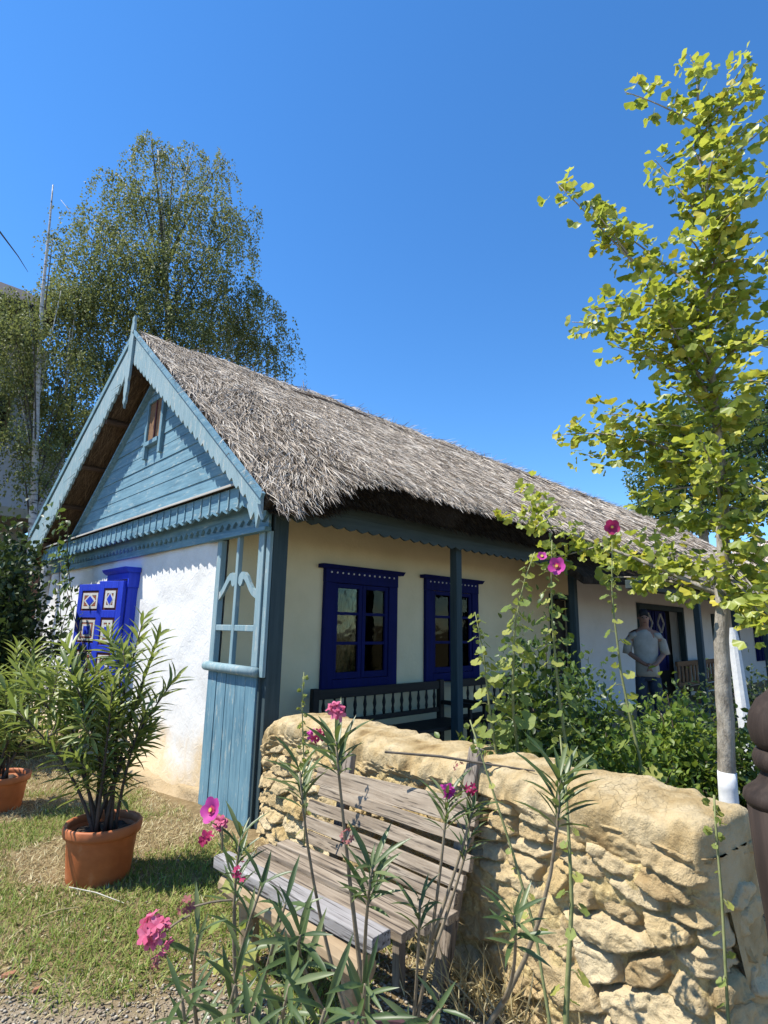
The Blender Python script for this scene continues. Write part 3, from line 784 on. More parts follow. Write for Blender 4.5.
def shutter_leaf(hinge, ang, width, name='shutter'):
    """built flat in a local frame (u along width, t through thickness), then swung on its hinge"""
    ca, sa = math.cos(ang), math.sin(ang)
    def tr(b):
        b.v = [(hinge[0]+t*ca-u_*sa, hinge[1]+u_*ca+t*sa, z) for t, u_, z in b.v]; return b
    b = MB(); b.box(-.02, .02, 0, width, z0, z1-.05)
    for a, c in ((0, .085), (width-.085, width)): b.box(-.035, -.02, a, c, z0, z1-.05)
    hts = [z0, z0+.42, z0+.84, z1-.05]
    for zz in hts[:-1]: b.box(-.035, -.02, .085, width-.085, zz, zz+.09)
    b.box(-.035, -.02, .085, width-.085, z1-.14, z1-.05)
    lf = tr(b).build(name, MAT['navy_sun'], gw, bevel=.004)
    for q in range(3):
        za = hts[q]+.09+.03; zb = hts[q+1]-.03 - (.09 if q == 2 else 0); ua, ub = .085+.03, width-.115
        um, zm = (ua+ub)/2, (za+zb)/2
        def ring(a, c, e, f_, wd, t0, mat, nm):
            b = MB(); b.box(t0-.008, t0, a, c, e, e+wd); b.box(t0-.008, t0, a, c, f_-wd, f_); b.box(t0-.008, t0, a, a+wd, e+wd, f_-wd); b.box(t0-.008, t0, c-wd, c, e+wd, f_-wd)
            tr(b).build(nm, mat, lf)
        b = MB(); b.box(-.026, -.0205, .087, width-.087, hts[q]+.092, hts[q+1]-(.092 if q == 2 else .002)); tr(b).build('panel', MAT['maroon'], lf)
        ring(ua, ub, za, zb, .032, -.027, MAT['whitep'], 'panel_trim')
        ring(ua+.04, ub-.04, za+.04, zb-.04, .022, -.027, MAT['redp'], 'panel_trim')
        b = MB()
        if q != 1:
            b.prism([(-.036, um-(ub-ua)*.40, zm), (-.036, um, zm+(zb-za)*.45), (-.036, um+(ub-ua)*.40, zm), (-.036, um, zm-(zb-za)*.45)], (.009, 0, 0)); tr(b).build('lozenge', MAT['whitep'], lf)
            b = MB(); b.prism([(-.040, um-(ub-ua)*.27, zm), (-.040, um, zm+(zb-za)*.31), (-.040, um+(ub-ua)*.27, zm), (-.040, um, zm-(zb-za)*.31)], (.0035, 0, 0)); tr(b).build('lozenge_centre', MAT['navy_sun'], lf)
        else:
            b.box(-.036, -.027, um-(ub-ua)*.30, um+(ub-ua)*.30, zm-(zb-za)*.30, zm+(zb-za)*.30); tr(b).build('square', MAT['whitep'], lf)
            b = MB(); b.box(-.040, -.0365, um-(ub-ua)*.20, um+(ub-ua)*.20, zm-(zb-za)*.20, zm+(zb-za)*.20); tr(b).build('square_centre', MAT['navy_sun'], lf)
    return lf
shutter_leaf((xw-.05, y1+.06), math.radians(16), .56)
shutter_leaf((xw-.085, y0+.02), math.radians(24), .40)

# ---------------- thatch: lofted solid plus individual straws
def kx(x):       # slope of the street-side thatch; the gable end droops
    return .80 - .118*smooth01((np.asarray(x, float)-2.4)/1.1)
def ztop(x, y):
    x = np.asarray(x, float); y = np.asarray(y, float)
    bump_ = .035*fbm(x*.9, y*.9, 0.5, 3) + .05*np.exp(-((y-YR)/.35)**2)*(1+fbm(x*1.7, 3.3, 0.2, 2)*.8)
    return ZR - (YR-y)*kx(x) + bump_ + .03*np.sin((YR-y)/3.6*math.pi)
EAVE = 3.78
nx = 150
xs = np.concatenate([np.linspace(2.365, 6, 60), np.linspace(6.1, 24.2, nx-60)])
nt_ = 22
V = []; ring_n = None
for x in xs:
    ee = EAVE + .05*float(noise3(x*2.1, 0, 2.)) 
    yy = np.linspace(YR, ee, nt_)
    top = np.stack([np.full(nt_, x), yy, ztop(x, yy)], -1)
    drop = .05+.20*float(smooth01((x-2.45)/.7))
    ze = top[-1, 2]
    under = np.array([[x, ee+.06, ze-drop*.6], [x, ee+.16, ze-drop], [x, Y0+.05, 2.79], [x, YR, 5.02], [x, 11.5, 2.62], [x, 11.75, 2.80]])
    yl_ = np.linspace(11.85, YR+.15, 8)
    left = np.stack([np.full(8, x), yl_, ZR - (yl_-YR)*.545 + .03*noise3(x, yl_, 1.)], -1)
    V.append(np.concatenate([top, under, left]))
rn = len(V[0]); V = np.concatenate(V)
ii = np.arange(len(xs)*rn).reshape(len(xs), rn)
jj = np.roll(ii, -1, axis=1)
F = np.stack([ii[:-1], ii[1:], jj[1:], jj[:-1]], -1).reshape(-1, 4)
th = mesh('thatch', V, [list(map(int, f)) for f in F] + [list(range(rn)), list(range((len(xs)-1)*rn, len(xs)*rn))[::-1]], MAT['thatch_base'], cot)
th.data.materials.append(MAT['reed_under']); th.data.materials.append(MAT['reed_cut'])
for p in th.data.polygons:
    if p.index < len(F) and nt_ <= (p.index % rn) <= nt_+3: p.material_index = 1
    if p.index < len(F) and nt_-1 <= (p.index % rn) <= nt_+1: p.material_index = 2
def straws(n, xa, xb_, la, lb, wa, wb, spread, pw=1.0, tlo=-.02, thi=1.03, lift=.07):
    x = xa + (xb_-xa)*RNG.random(n)**pw; t = tlo + (thi-tlo)*RNG.random(n)
    y = YR - t*(YR-EAVE)
    k_ = kx(x)
    down = norm(np.stack([np.zeros(n), -np.ones(n), -k_], -1)); nrm = norm(np.stack([np.zeros(n), -k_, np.ones(n)], -1))
    # locks of straw share a direction
    ang = spread*RNG.normal(size=n)*.75 + spread*1.1*fbm(x*3.1, y*3.1, 1.7, 2)
    A = down*np.cos(ang)[:, None] + np.stack([np.sin(ang), np.zeros(n), np.zeros(n)], -1) + nrm*(np.abs(RNG.normal(size=n))*lift)[:, None]
    A = norm(A)
    L = la+(lb-la)*RNG.random(n); W = wa+(wb-wa)*RNG.random(n)
    P = np.stack([x, y, ztop(x, y)+.012+.03*RNG.random(n)], -1)
    P[:, 2] -= np.clip(t-.97, 0, 1)*.6
    B = norm(np.cross(A, nrm + .5*RNG.normal(size=(n, 3))))
    L = np.minimum(L, .05+.10*RNG.random(n)+np.clip(1.0-t, 0, 2)*4.2)
    q = P + A*L[:, None]; mid = P + A*(L*.5)[:, None] + nrm*(.012*RNG.random(n))[:, None]
    sag = np.stack([0*x, 0*x, -.03*RNG.random(n)], -1)
    v = np.stack([P-B*W[:, None]*.5, P+B*W[:, None]*.5, mid+B*W[:, None]*.45, q+sag+B*W[:, None]*.12, q+sag-B*W[:, None]*.12, mid-B*W[:, None]*.45], 1)
    f = np.array([[0, 1, 2, 5], [5, 2, 3, 4]])[None] + (np.arange(n)*6)[:, None, None]
    return v.reshape(-1, 3), f.reshape(-1, 4)
parts = [straws(40000, 2.37, 6.2, .12, .34, .0035, .0095, .44),
         straws(25000, 6.0, 11, .16, .40, .005, .014, .36),
         straws(15000, 11, 24.2, .22, .5, .011, .028, .34),
         straws(2600, 2.37, 24, .12, .3, .005, .013, .8, .6, -.03, .06, .5),
         straws(5200, 2.4, 24, .14, .34, .007, .016, .30, .55, .965, 1.0, .02)]
# ends sticking out over the bargeboard
v, f = join(parts)
so_ = mesh('thatch_straw', v, f, MAT['straw'], th)
so_['kind'] = 'stuff'
# hanging dark under-fringe at the eave
n = 26000
x = 2.45 + 15*RNG.random(n)**1.5; yj = EAVE-.02+.22*RNG.random(n)
zt = ztop(x, np.full(n, EAVE)) - .01 - np.maximum(yj-EAVE, 0)*1.25*smooth01((x-2.45)/.7)
P = np.stack([x, yj, zt], -1); A = norm(np.stack([.25*RNG.normal(size=n), -.75+.1*RNG.normal(size=n), -.65-.3*RNG.random(n)], -1))
L = .05+.08*RNG.random(n); B = norm(np.cross(A, RNG.normal(size=(n, 3)))); W = .006+.008*RNG.random(n)
v = np.stack([P-B*W[:, None]/2, P+B*W[:, None]/2, P+A*L[:, None]], 1); f = np.arange(n*3).reshape(n, 3)
MAT['straw_low'] = island_mat('sooty reed ends', [(0, (.02, .015, .011)), (.7, (.05, .038, .028)), (1, (.12, .095, .07))], rough=.9, trans=0)  # near-black tone stands in for the shade beneath the eave
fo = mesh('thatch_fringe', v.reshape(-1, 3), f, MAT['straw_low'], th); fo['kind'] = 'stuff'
# ridge pole and rafters under the overhang
b = MB(); xr = np.linspace(3.9, 24, 30)
b.tube([(x, 6.98+.02*math.sin(x*2), float(ztop(x, 6.98))+.045+.015*math.sin(x*1.3)) for x in xr], .022, 6)
b.build('ridge_pole', MAT['rafter'], cot)
for yy, zz in ((8.25, 4.44), (9.15, 3.93), (10.0, 3.44), (10.9, 2.9)):
    b = MB(); b.tube([(2.36, yy, zz), (4.5, yy, zz)], .045, 8); b.build('purlin', MAT['rafter'], cot)
n = 2600   # reed ends seen from below in the gable overhang
yv = 7.5+4.0*RNG.random(n); xv_ = 2.36+.6*RNG.random(n); zv = 5.02-(yv-7.36)*.58-.005
A = norm(np.stack([.25*RNG.normal(size=n), np.ones(n), -.58-.05*RNG.random(n)], -1)); P = np.stack([xv_, yv, zv], -1)
B = norm(np.cross(A, np.array([[0, .5, .85]]).repeat(n, 0))); L = .2+.3*RNG.random(n)
v = np.stack([P-B*.006, P+B*.006, P+A*L[:, None]-np.array([0, 0, .02])], 1)
MAT['reed_ends'] = island_mat('brown reed', [(0, (.06, .038, .022)), (.7, (.15, .10, .06)), (1, (.25, .18, .115))], rough=.9, trans=0)
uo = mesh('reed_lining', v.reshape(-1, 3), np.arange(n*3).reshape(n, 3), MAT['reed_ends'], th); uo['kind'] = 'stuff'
# lower lean-to thatch over the far porch
nx = 60; V = []
for x in np.linspace(7.75, 24, nx):
    st = smooth01((x-7.75)/1.0)
    pr = [(4.5, 3.22), (3.9, 2.84), (3.45, 2.58), (3.0-.05*float(noise3(x*2, 0, 5.)), 2.40), (3.04, 2.30), (3.5, 2.42), (4.5, 3.0)]
    for y, z in pr:
        V.append((x, 4.5+(y-4.5)*float(.45+.55*st), z + .03*float(noise3(x*2, y*2, 7.))))
k = 7; ii = np.arange(nx*k).reshape(nx, k); jj = np.roll(ii, -1, 1)
F = [list(map(int, q)) for q in np.stack([ii[:-1], ii[1:], jj[1:], jj[:-1]], -1).reshape(-1, 4)] + [list(range(k)), list(range((nx-1)*k, nx*k))[::-1]]
lt = mesh('lean_to_thatch', np.array(V), F, MAT['thatch_base'], cot)
n = 8000
x = 7.8+16*RNG.random(n)**1.3; y = 3.02+1.3*RNG.random(n); y = 4.5+(y-4.5)*(.45+.55*smooth01((x-7.75)/1.0)); z = 2.40+(y-3.0)*.56
P = np.stack([x, y, z+.03], -1); A = norm(np.stack([.3*RNG.normal(size=n), -np.ones(n), np.full(n, -.54)], -1)+.06*RNG.normal(size=(n, 3)))
B = norm(np.cross(A, np.array([[0, -.5, .85]]).repeat(n, 0))); L = .15+.3*RNG.random(n); W = .008+.014*RNG.random(n)
v = np.stack([P-B*W[:, None]/2, P+B*W[:, None]/2, P+A*L[:, None]], 1)
lo = mesh('thatch_straw', v.reshape(-1, 3), np.arange(n*3).reshape(n, 3), MAT['straw'], lt); lo['kind'] = 'stuff'

# ================================================================== SECOND THATCHED HOUSE (behind, right)
h2 = thing('thatched_house', (27, 3, 0), 'far thatched house with a low white wall, behind the ginkgo trunk', 'house')
V = []; nyy = 40
for y in np.linspace(-6, 6.7, nyy):
    for x, z in ((24.3, 2.5), (24.2, 2.75), (25.4, 3.6), (26.6, 4.45), (27.6, 5.42), (28.2, 5.52), (31, 2.8), (30.8, 2.5)):
        V.append((x+.1*float(noise3(y, z, 2.)), y, z+.10*float(noise3(y*1.4, x, 3.))))
k = 8; ii = np.arange(nyy*k).reshape(nyy, k); jj = np.roll(ii, -1, 1)
F = [list(map(int, q)) for q in np.stack([ii[:-1], jj[:-1], jj[1:], ii[1:]], -1).reshape(-1, 4)] + [list(range(k))[::-1], list(range((nyy-1)*k, nyy*k))]
t2 = mesh('roof', np.array(V), F, MAT['thatch_base'], h2)
n = 9000
y = -6+12.7*RNG.random(n); t = RNG.random(n); x = 24.2+3.6*t; z = 2.78+t*2.68
A = norm(np.stack([-np.ones(n), .3*RNG.normal(size=n), np.full(n, -.66)], -1)+.08*RNG.normal(size=(n, 3))); P = np.stack([x, y, z+.12], -1)
B = norm(np.cross(A, np.array([[-.6, 0, .8]]).repeat(n, 0))); W = .03+.03*RNG.random(n); L = .3+.4*RNG.random(n)
v = np.stack([P-B*W[:, None]/2, P+B*W[:, None]/2, P+A*L[:, None]], 1)
q = mesh('thatch_straw', v.reshape(-1, 3), np.arange(n*3).reshape(n, 3), MAT['straw'], t2); q['kind'] = 'stuff'
MB().box(25.2, 30.2, -5.6, 4.3, -.05, 2.6).build('wall', MAT['plaster_far'], h2)
MB().box(25.12, 25.19, 1.9, 3.1, .7, 2.1).build('shutter', MAT['navy'], h2)
for y in (4.0, 1.2, -1.6, -4.4):
    MB().box(24.5, 24.64, y, y+.14, 0, 2.55).build('post', MAT['blue_post'], h2)


# ================================================================== STONE WALL
WA, WB = np.array([2.63, 4.12]), np.array([2.238, 0.80])        # foot of its front face
Wd = (WB-WA)/np.linalg.norm(WB-WA); Wlen = float(np.linalg.norm(WB-WA))
Wn = np.array([Wd[1], -Wd[0]])                                   # outward, towards the yard
if Wn[0] > 0: Wn = -Wn
TH = .46
def wall_top(s):      # height of the coping along the wall
    s = np.asarray(s, float)
    return .93 + .05*smooth01((s-1.6)/1.6) - .13*np.exp(-(s/.20)**2) + .018*noise3(s*2.3, 0, 9.)
swall = thing('stone_wall', (float(WA[0]), float(WA[1]), 0), 'low ochre rubble wall with a smooth clay coping, running out from the blue porch screen', 'wall')
ds = .0065
path = [WA + Wd*t for t in np.arange(0, Wlen, ds)]
nrm_ = [Wn]*len(path)
for a in np.linspace(0, math.pi/2, 14)[1:]:
    c0 = WB - Wn*.07
    dv = Wn*math.cos(a) + Wd*math.sin(a); path.append(c0 + dv*.07); nrm_.append(dv)
e0 = WB - Wn*.07 + Wd*.07
for t in np.arange(ds, TH-.14, ds): path.append(e0 - Wn*t); nrm_.append(Wd)
c1 = e0 - Wn*(TH-.14) - Wd*.07
for a in np.linspace(0, math.pi/2, 10)[1:]:
    dv = Wd*math.cos(a) - Wn*math.sin(a); path.append(c1+dv*.07); nrm_.append(dv)
path = np.array(path); nrm_ = np.array(nrm_)
S = np.r_[0, np.cumsum(np.linalg.norm(np.diff(path, axis=0), axis=1))]
zs = np.arange(-.06, .92, ds)
SS, ZZ = np.meshgrid(S, zs, indexing='ij')
# rubble: angular cells in loose courses, some joints full of clay, some open and dark
rs = np.random.default_rng(8)
pts_ = []; zc = -.1
while zc < 1.05:
    hh = rs.uniform(.055, .15); x_ = -.3
    while x_ < S[-1]+.4:
        wd_ = hh*rs.uniform(1.1, 4.0)+.04
        pts_.append((x_+wd_/2, zc+hh/2+rs.uniform(-.25, .25)*hh, hh/wd_)); x_ += wd_
    zc += hh
pts_ = np.array(pts_)
SW = SS + .018*noise3(SS*5, ZZ*7, 5.) + .007*noise3(SS*17, ZZ*19, 8.)
ZW = ZZ + .09*fbm(SS*1.3, ZZ*1.2, 0., 2) + .012*noise3(SS*8, ZZ*9, 2.) + .035*np.sin(SS*1.4+.5)
F1 = np.full(SS.shape, 9.); F2 = np.full(SS.shape, 9.); cell = np.zeros(SS.shape, int)
for k, (a_x, a_z, asp) in enumerate(pts_):
    sk = (hsh(k, 2.2, 1.)-.5)*.5
    dz_ = ZW-a_z; dx_ = (SW-a_x)+dz_*sk
    dd = np.sqrt((dx_*.42)**2+dz_**2) + .25*np.maximum(np.abs(dx_)*.42, np.abs(dz_))
    n1 = dd < F1
    F2 = np.where(n1, F1, np.minimum(F2, dd)); F1 = np.where(n1, dd, F1); cell = np.where(n1, k, cell)
ed = (F2-F1)*.5
cx_ = SW-pts_[cell, 0]; cz_ = ZW-pts_[cell, 1]
cr1 = hsh(cell, 1.3, 2.7); cr2 = hsh(cell, 5.1, .3); cr3 = hsh(cell, 9.7, 4.1)
ed = ed + .004*noise3(SS*34, ZZ*34, 1.)
prof = smooth01((ed-.002)/(.006+.006*cr3))
rough_ = fbm(SS*8, ZZ*12, 3.+cr1*9, 4); ridge = 1-2*np.abs(noise3(SS*9+cr2*30, ZZ*16, cr1*20))
st_ = noise3(SS*5+cr3*40, ZZ*16+cr1*40, 2.); st2 = noise3(SS*9+cr2*40, ZZ*20+cr3*40, 5.)
stone_h = .004+.026*cr1 - cz_*(.08+.22*cr2) + cx_*(cr3-.5)*.08 + .007*rough_ + .005*ridge + .010*(smooth01((st_-.05)/.05)-.5) + .006*(smooth01((st2-.1)/.05)-.5)
stone_h = stone_h - (1-prof)*.062
clay_h = -.034 + .046*smooth01((fbm(SS*1.6, ZZ*2.2, 12., 2)+.28)/.5) + .008*fbm(SS*14, ZZ*16, 2., 3)
pit = np.maximum(0, noise3(SS*26, ZZ*30, 3.)-.45); crk = np.exp(-(noise3(SS*6+cr1*30, ZZ*9, cr2*9)/.035)**2)*(noise3(SS*2.5, ZZ*3, 9.) > -.1)
H = np.maximum(stone_h, clay_h) + .0045*fbm(SS*42, ZZ*46, 6., 2) - .018*pit - .008*crk
jn = smooth01((clay_h-stone_h)/.006+.5)
H += -.03*(ZZ-.45); H -= .05*np.exp(-(SS/.05)**2)
px_ = path[:, 0][:, None] + nrm_[:, 0][:, None]*H; py_ = path[:, 1][:, None] + nrm_[:, 1][:, None]*H
zshift = .0
V = np.stack([px_, py_, np.minimum(ZZ, (wall_top(np.minimum(SS, Wlen))-.115-.25*np.exp(-(SS/.12)**2)))], -1).reshape(-1, 3)
ii = np.arange(len(S)*len(zs)).reshape(len(S), len(zs))
F = np.stack([ii[:-1, :-1], ii[1:, :-1], ii[1:, 1:], ii[:-1, 1:]], -1).reshape(-1, 4)
mesh('stonework', V, F, MAT['stone'], swall, smooth=False, attrs={'cell': cr2.ravel(), 'joint': jn.ravel()})
# coping: a thick rounded skin of clay, ragged along its lower edge
ns, nq = 460, 76
sv = np.linspace(.02, Wlen+.086, ns); V = []
qq = np.linspace(0, 1, nq)
for s in sv:
    base = WA + Wd*s
    tp = float(wall_top(min(s, Wlen))); end = float(np.sqrt(max(0.0, 1-max(0, (s-(Wlen+.03))/.058)**2)))
    st = float(np.sqrt(max(0.05, 1-max(0, (.16-s)/.17)**2)))
    low = .74 - .10*math.exp(-(s/.2)**2) + .09*float(noise3(s*2.1, 0, 3.)) + .035*float(noise3(s*7, 0, 6.)) - .05*float(smooth01((s-2.5)/.6)) - .07*float(smooth01((s-Wlen+.15)/.2))
    half = TH/2
    for q in qq:
        # front foot (q=0) up the face, over the top, down the back (q=1)
        if q < .32: u_ = q/.32; off = half+.006*math.sin(u_*math.pi*.5)+.008 - .040*(1-u_)**2; z = low + (tp-.13-low)*u_
        elif q < .68:
            a = (q-.32)/.36*math.pi; off = math.cos(a); off = math.copysign(abs(off)**.55, off)*(half+.014); z = tp-.13+.13*st*math.sin(a)**.50*(.75+.25*end)
        else: u_ = (q-.68)/.32; off = -half-.014+.02*u_; z = (tp-.13)*(1-u_)+.0*u_
        lump = .016*float(fbm(s*4, q*6, 2., 3)) + .012*float(noise3(s*15, q*17, 4.)) + .007*float(noise3(s*38, q*44, 8.)) - .030*max(0., float(noise3(s*9, q*13, 1.))-.42) + .012*(1-2*abs(float(noise3(s*7, q*9, 11.))))*max(0., float(noise3(s*2, q*3, 13.)))
        off2 = off*(.35+.65*end if s > Wlen+.03 else 1)
        p = base - Wn*half + Wn*(off2 + lump*(1 if off > 0 else -1))
        V.append((p[0], p[1], z + lump*.8))
ii = np.arange(ns*nq).reshape(ns, nq)
F = np.stack([ii[:-1, :-1], ii[1:, :-1], ii[1:, 1:], ii[:-1, 1:]], -1).reshape(-1, 4)
F = [list(map(int, f)) for f in F] + [list(map(int, ii[0])), list(map(int, ii[-1][::-1]))]
mesh('clay_coping', np.array(V), F, MAT['clay'], swall, smooth=True)

# ================================================================== GARDEN BENCH
bench = thing('garden_bench', (1.85, 2.2, 0), 'weathered grey plank bench with a slatted back, set against the stone wall', 'bench')
def plank(p, q, wd, th, mat, name, up=(0, 0, 1), seg=14, wob=.006, parent=bench):
    """weathered plank: slightly bowed, uneven edges, from p to q"""
    p = np.array(p, float); q = np.array(q, float); a = (q-p)/np.linalg.norm(q-p)
    b = np.cross(np.array(up, float), a); b /= np.linalg.norm(b); c = np.cross(a, b)
    V = []; o1, o2 = rnd.random()*50, rnd.random()*50
    for i in range(seg+1):
        t = i/seg; e = p+(q-p)*t
        w1 = wd/2*(1+.10*float(noise3(t*3, o1, 0.))); w2 = wd/2*(1+.10*float(noise3(t*3, o2, 7.)))
        bow = c*wob*float(noise3(t*2.2, o1, 3.)) + b*wob*float(noise3(t*2, o2, 5.))
        hh = th/2
        for sb, sc in ((-w1, -hh), (w2, -hh), (w2, hh*.8), (w2*.8, hh), (-w1*.8, hh), (-w1, hh*.8)):
            V.append(e + b*sb + c*sc + bow)
    n = 6; F = [[i*n+k, i*n+(k+1) % n, (i+1)*n+(k+1) % n, (i+1)*n+k] for i in range(seg) for k in range(n)]
    F += [list(range(n))[::-1], list(range(seg*n, seg*n+n))]
    m_ = MB(); m_.add(V, F)
    return m_.build(name, mat, parent, bevel=.003)
zs_ = .425
plank((1.945, 2.78, zs_+.004), (2.015, 1.64, zs_+.01), .080, .035, MAT['grey_y'], 'seat_plank')
plank((1.84, 2.80, zs_), (1.905, 1.66, zs_+.005), .082, .036, MAT['grey_y'], 'seat_plank')
plank((1.735, 2.78, zs_-.004), (1.80, 1.69, zs_), .084, .036, MAT['grey_y'], 'seat_plank')
tag(plank((1.60, 2.80, zs_+.012), (1.66, 1.70, zs_+.02), .105, .055, MAT['silver_y'], 'seat_plank'), 'silvery front seat plank')
b = MB(); b.tube(bez((1.60, 2.74, .345), (1.625, 1.74, .345), (-.01, 0, .02), 9), [.050, .054, .052, .051, .053, .054, .052, .055, .054], 12)
b.build('front_log', MAT['log_y'], bench, smooth=False)
for y, dx in ((2.62, 0), (1.90, .04)):
    b = MB(); b.tube([(1.68+dx, y, 0), (1.66+dx, y, .29)], [.045, .05], 10); b.build('leg', MAT['log_y'], bench)
    b = MB(); b.bar((2.05+dx, y+.12, 0), (2.05+dx, y+.12, .40), .045, .045, up=(1, 0, 0)); b.build('leg', MAT['grey_z'], bench, bevel=.004)
    b = MB(); b.bar((1.62+dx, y+.0, .375), (2.03+dx, y, .39), .06, .045); b.build('seat_bearer', MAT['grey_y'], bench, bevel=.004)
# backrest slats lean back against the wall
for xa, wd, ya, za, yb, zb in ((2.275, .105, 2.90, .715, 1.69, .78), (2.245, .060, 2.84, .635, 1.70, .675), (2.215, .066, 2.91, .553, 1.685, .59), (2.185, .062, 2.89, .485, 1.705, .503), (2.155, .060, 2.83, .420, 1.73, .430)):
    plank((xa, ya, za), (xa-.01, yb, zb), wd, .030, MAT['grey_y'], 'back_slat', up=(.94, 0, -.33), wob=.016)
for y0_, y1_, h in ((2.66, 2.70, .86), (1.86, 1.76, 1.035)):
    b = MB(); b.bar((2.18, y0_, .0), (2.355, y1_, h), .070, .05, up=(1, 0, 0), jit=.006); b.build('back_post', MAT['grey_z'], bench, bevel=.008)

# ================================================================== CARVED GATE POST
GX, GY, GS = 1.803, .346, .87
gp = thing('gate_post', (GX, GY, 0), 'dark carved wooden gate post at the right end of the stone wall', 'post')
def turned(prof, z0, name):
    # turned by hand: a little out of round, with chips along the grain
    b = MB(); b.lathe((GX, GY, z0), [(r_*GS, z*GS) for r_, z in prof], 40)
    b.v = [(GX+(p[0]-GX)*k_, GY+(p[1]-GY)*k_, p[2]) for p in b.v for k_ in [1+.030*float(noise3(p[0]*30, p[1]*30, p[2]*5))+.02*float(noise3(p[0]*8, p[1]*8, p[2]*9))]]
    return b.build(name, MAT['post_wood'], gp, smooth=True)
zt_ = lambda z: 1.6-(1.6-z)*GS
turned([(.135, 0), (.132, .25), (.122, .55), (.122, .80), (.128, 1.05), (.138, 1.18), (.142, zt_(1.12)/GS)], 0, 'shaft')
turned([(.142, .015), (.152, .03), (.148, .05), (.115, .075), (.10, .10), (.10, .12)], zt_(1.10), 'collar')
turned([(.10, 0), (.114, .012), (.118, .035), (.11, .055), (.09, .065)], zt_(1.21), 'ring')
turned([(.10, 0), (.116, .02), (.122, .06), (.114, .10), (.09, .14), (.06, .165), (.045, .185), (.05, .21), (.035, .23), (.001, .235)], zt_(1.27), 'carved_head')

# ================================================================== PORCH BENCHES
def porch_bench(x0, x1, y, label):
    t = thing('porch_bench', ((x0+x1)/2, y, .1), label, 'bench', 'dark benches on the porch')
    b = MB(); b.box(x0+.08, x1-.08, y-.02, y+.02, .845, .945); b.build('top_rail', MAT['dark_wood'], t, bevel=.006)
    b = MB(); b.box(x0+.08, x1-.08, y-.018, y+.018, .57, .625); b.build('lower_rail', MAT['dark_wood'], t, bevel=.005)
    n = int((x1-x0)/.155)
    for k in range(n):
        x = x0+.16+(x1-x0-.32)*k/(n-1)
        b = MB(); b.lathe((x, y, .625), [(.012, 0), (.02, .04), (.013, .08), (.022, .13), (.012, .19), (.012, .222)], 8); b.build('baluster', MAT['dark_wood'], t, smooth=True)
    for x in (x0, x1-.08):
        b = MB(); b.box(x, x+.08, y-.035, y+.035, .1, .96); b.build('post', MAT['dark_wood'], t, bevel=.008)
        b = MB(); b.box(x+.01, x+.07, y-.50, y-.44, .1, .46); b.build('leg', MAT['dark_wood'], t, bevel=.006)
        b = MB(); b.box(x+.012, x+.068, y-.52, y-.036, .66, .71); b.build('armrest', MAT['dark_wood'], t, bevel=.006)
        b = MB(); b.box(x+.02, x+.06, y-.49, y-.45, .50, .66); b.build('arm_support', MAT['dark_wood'], t)
    b = MB(); b.box(x0-.01, x1+.01, y-.53, y-.03, .46, .50); b.build('seat', MAT['dark_wood'], t, bevel=.006)
    return t
porch_bench(3.68, 5.78, 4.86, 'dark baluster-backed bench under the nearer blue porch window')
porch_bench(6.0, 7.55, 4.86, 'dark baluster-backed bench beyond the second porch post, half hidden by hollyhocks')
t = thing('slatted_bench', (15.2, 4.75, .1), 'orange-brown slatted bench on the far porch behind the dark post', 'bench')
MB().box(13.85, 16.9, 4.72, 4.78, .86, .97).build('top_rail', MAT['brown_wood'], t, bevel=.01)
MB().box(13.85, 16.9, 4.72, 4.78, .42, .50).build('lower_rail', MAT['brown_wood'], t, bevel=.01)
for k in range(13):
    x = 13.9+k*.24
    MB().box(x, x+.12, 4.735, 4.765, .50, .86).build('back_slat', MAT['brown_wood'], t, bevel=.006)
MB().box(13.8, 16.95, 4.28, 4.70, .36, .41).build('seat', MAT['brown_wood'], t, bevel=.01)
for x in (13.9, 16.75):
    MB().box(x, x+.1, 4.3, 4.4, .1, .36).build('leg', MAT['brown_wood'], t); MB().box(x, x+.1, 4.62, 4.71, .1, .36).build('leg', MAT['brown_wood'], t)
# white pole in the garden
t = MB().tube([(5.93, 1.47, .05), (5.95, 1.51, .9), (5.96, 1.53, 1.55), (5.96, 1.54, 1.66)], [.060, .055, .045, .040], 10).build('garden_pole', MAT['whitewash'])
tag(t, 'white painted pole standing in the garden just behind the ginkgo trunk', 'pole')

# ================================================================== OLEANDERS IN POTS
def lance_leaves(pts, u0, u1, n, L, spread, P, A, N, S, droop=0.0, whorl=3):
    us = np.linspace(u0, u1, n)
    for i, u_ in enumerate(us):
        p = poly_at(pts, [u_])[0]; q = poly_at(pts, [min(1, u_+.03)])[0]; p0 = poly_at(pts, [max(0, u_-.03)])[0]
        ax = norm((q-p0)[None])[0]
        b = np.cross(ax, (.3, .5, .8)); b /= np.linalg.norm(b); c = np.cross(ax, b)
        for k in range(whorl):
            a = 2*math.pi*(k/whorl) + i*1.05 + rnd.uniform(-.35, .35)
            rad = math.cos(a)*b + math.sin(a)*c
            up_ = math.cos(spread*(1-.45*u_)*(1+rnd.uniform(-.25, .25)))
            d_ = ax*up_ + rad*math.sqrt(max(.02, 1-up_*up_)) + np.array([0, 0, -droop*(1-u_)*1.2-.12*rnd.random()])
            P.append(p); A.append(d_); N.append(ax*1.0 - rad*.5 + np.array([0, 0, .4]) + .25*RNG.normal(size=3)); S.append(L*rnd.uniform(.65, 1.1))
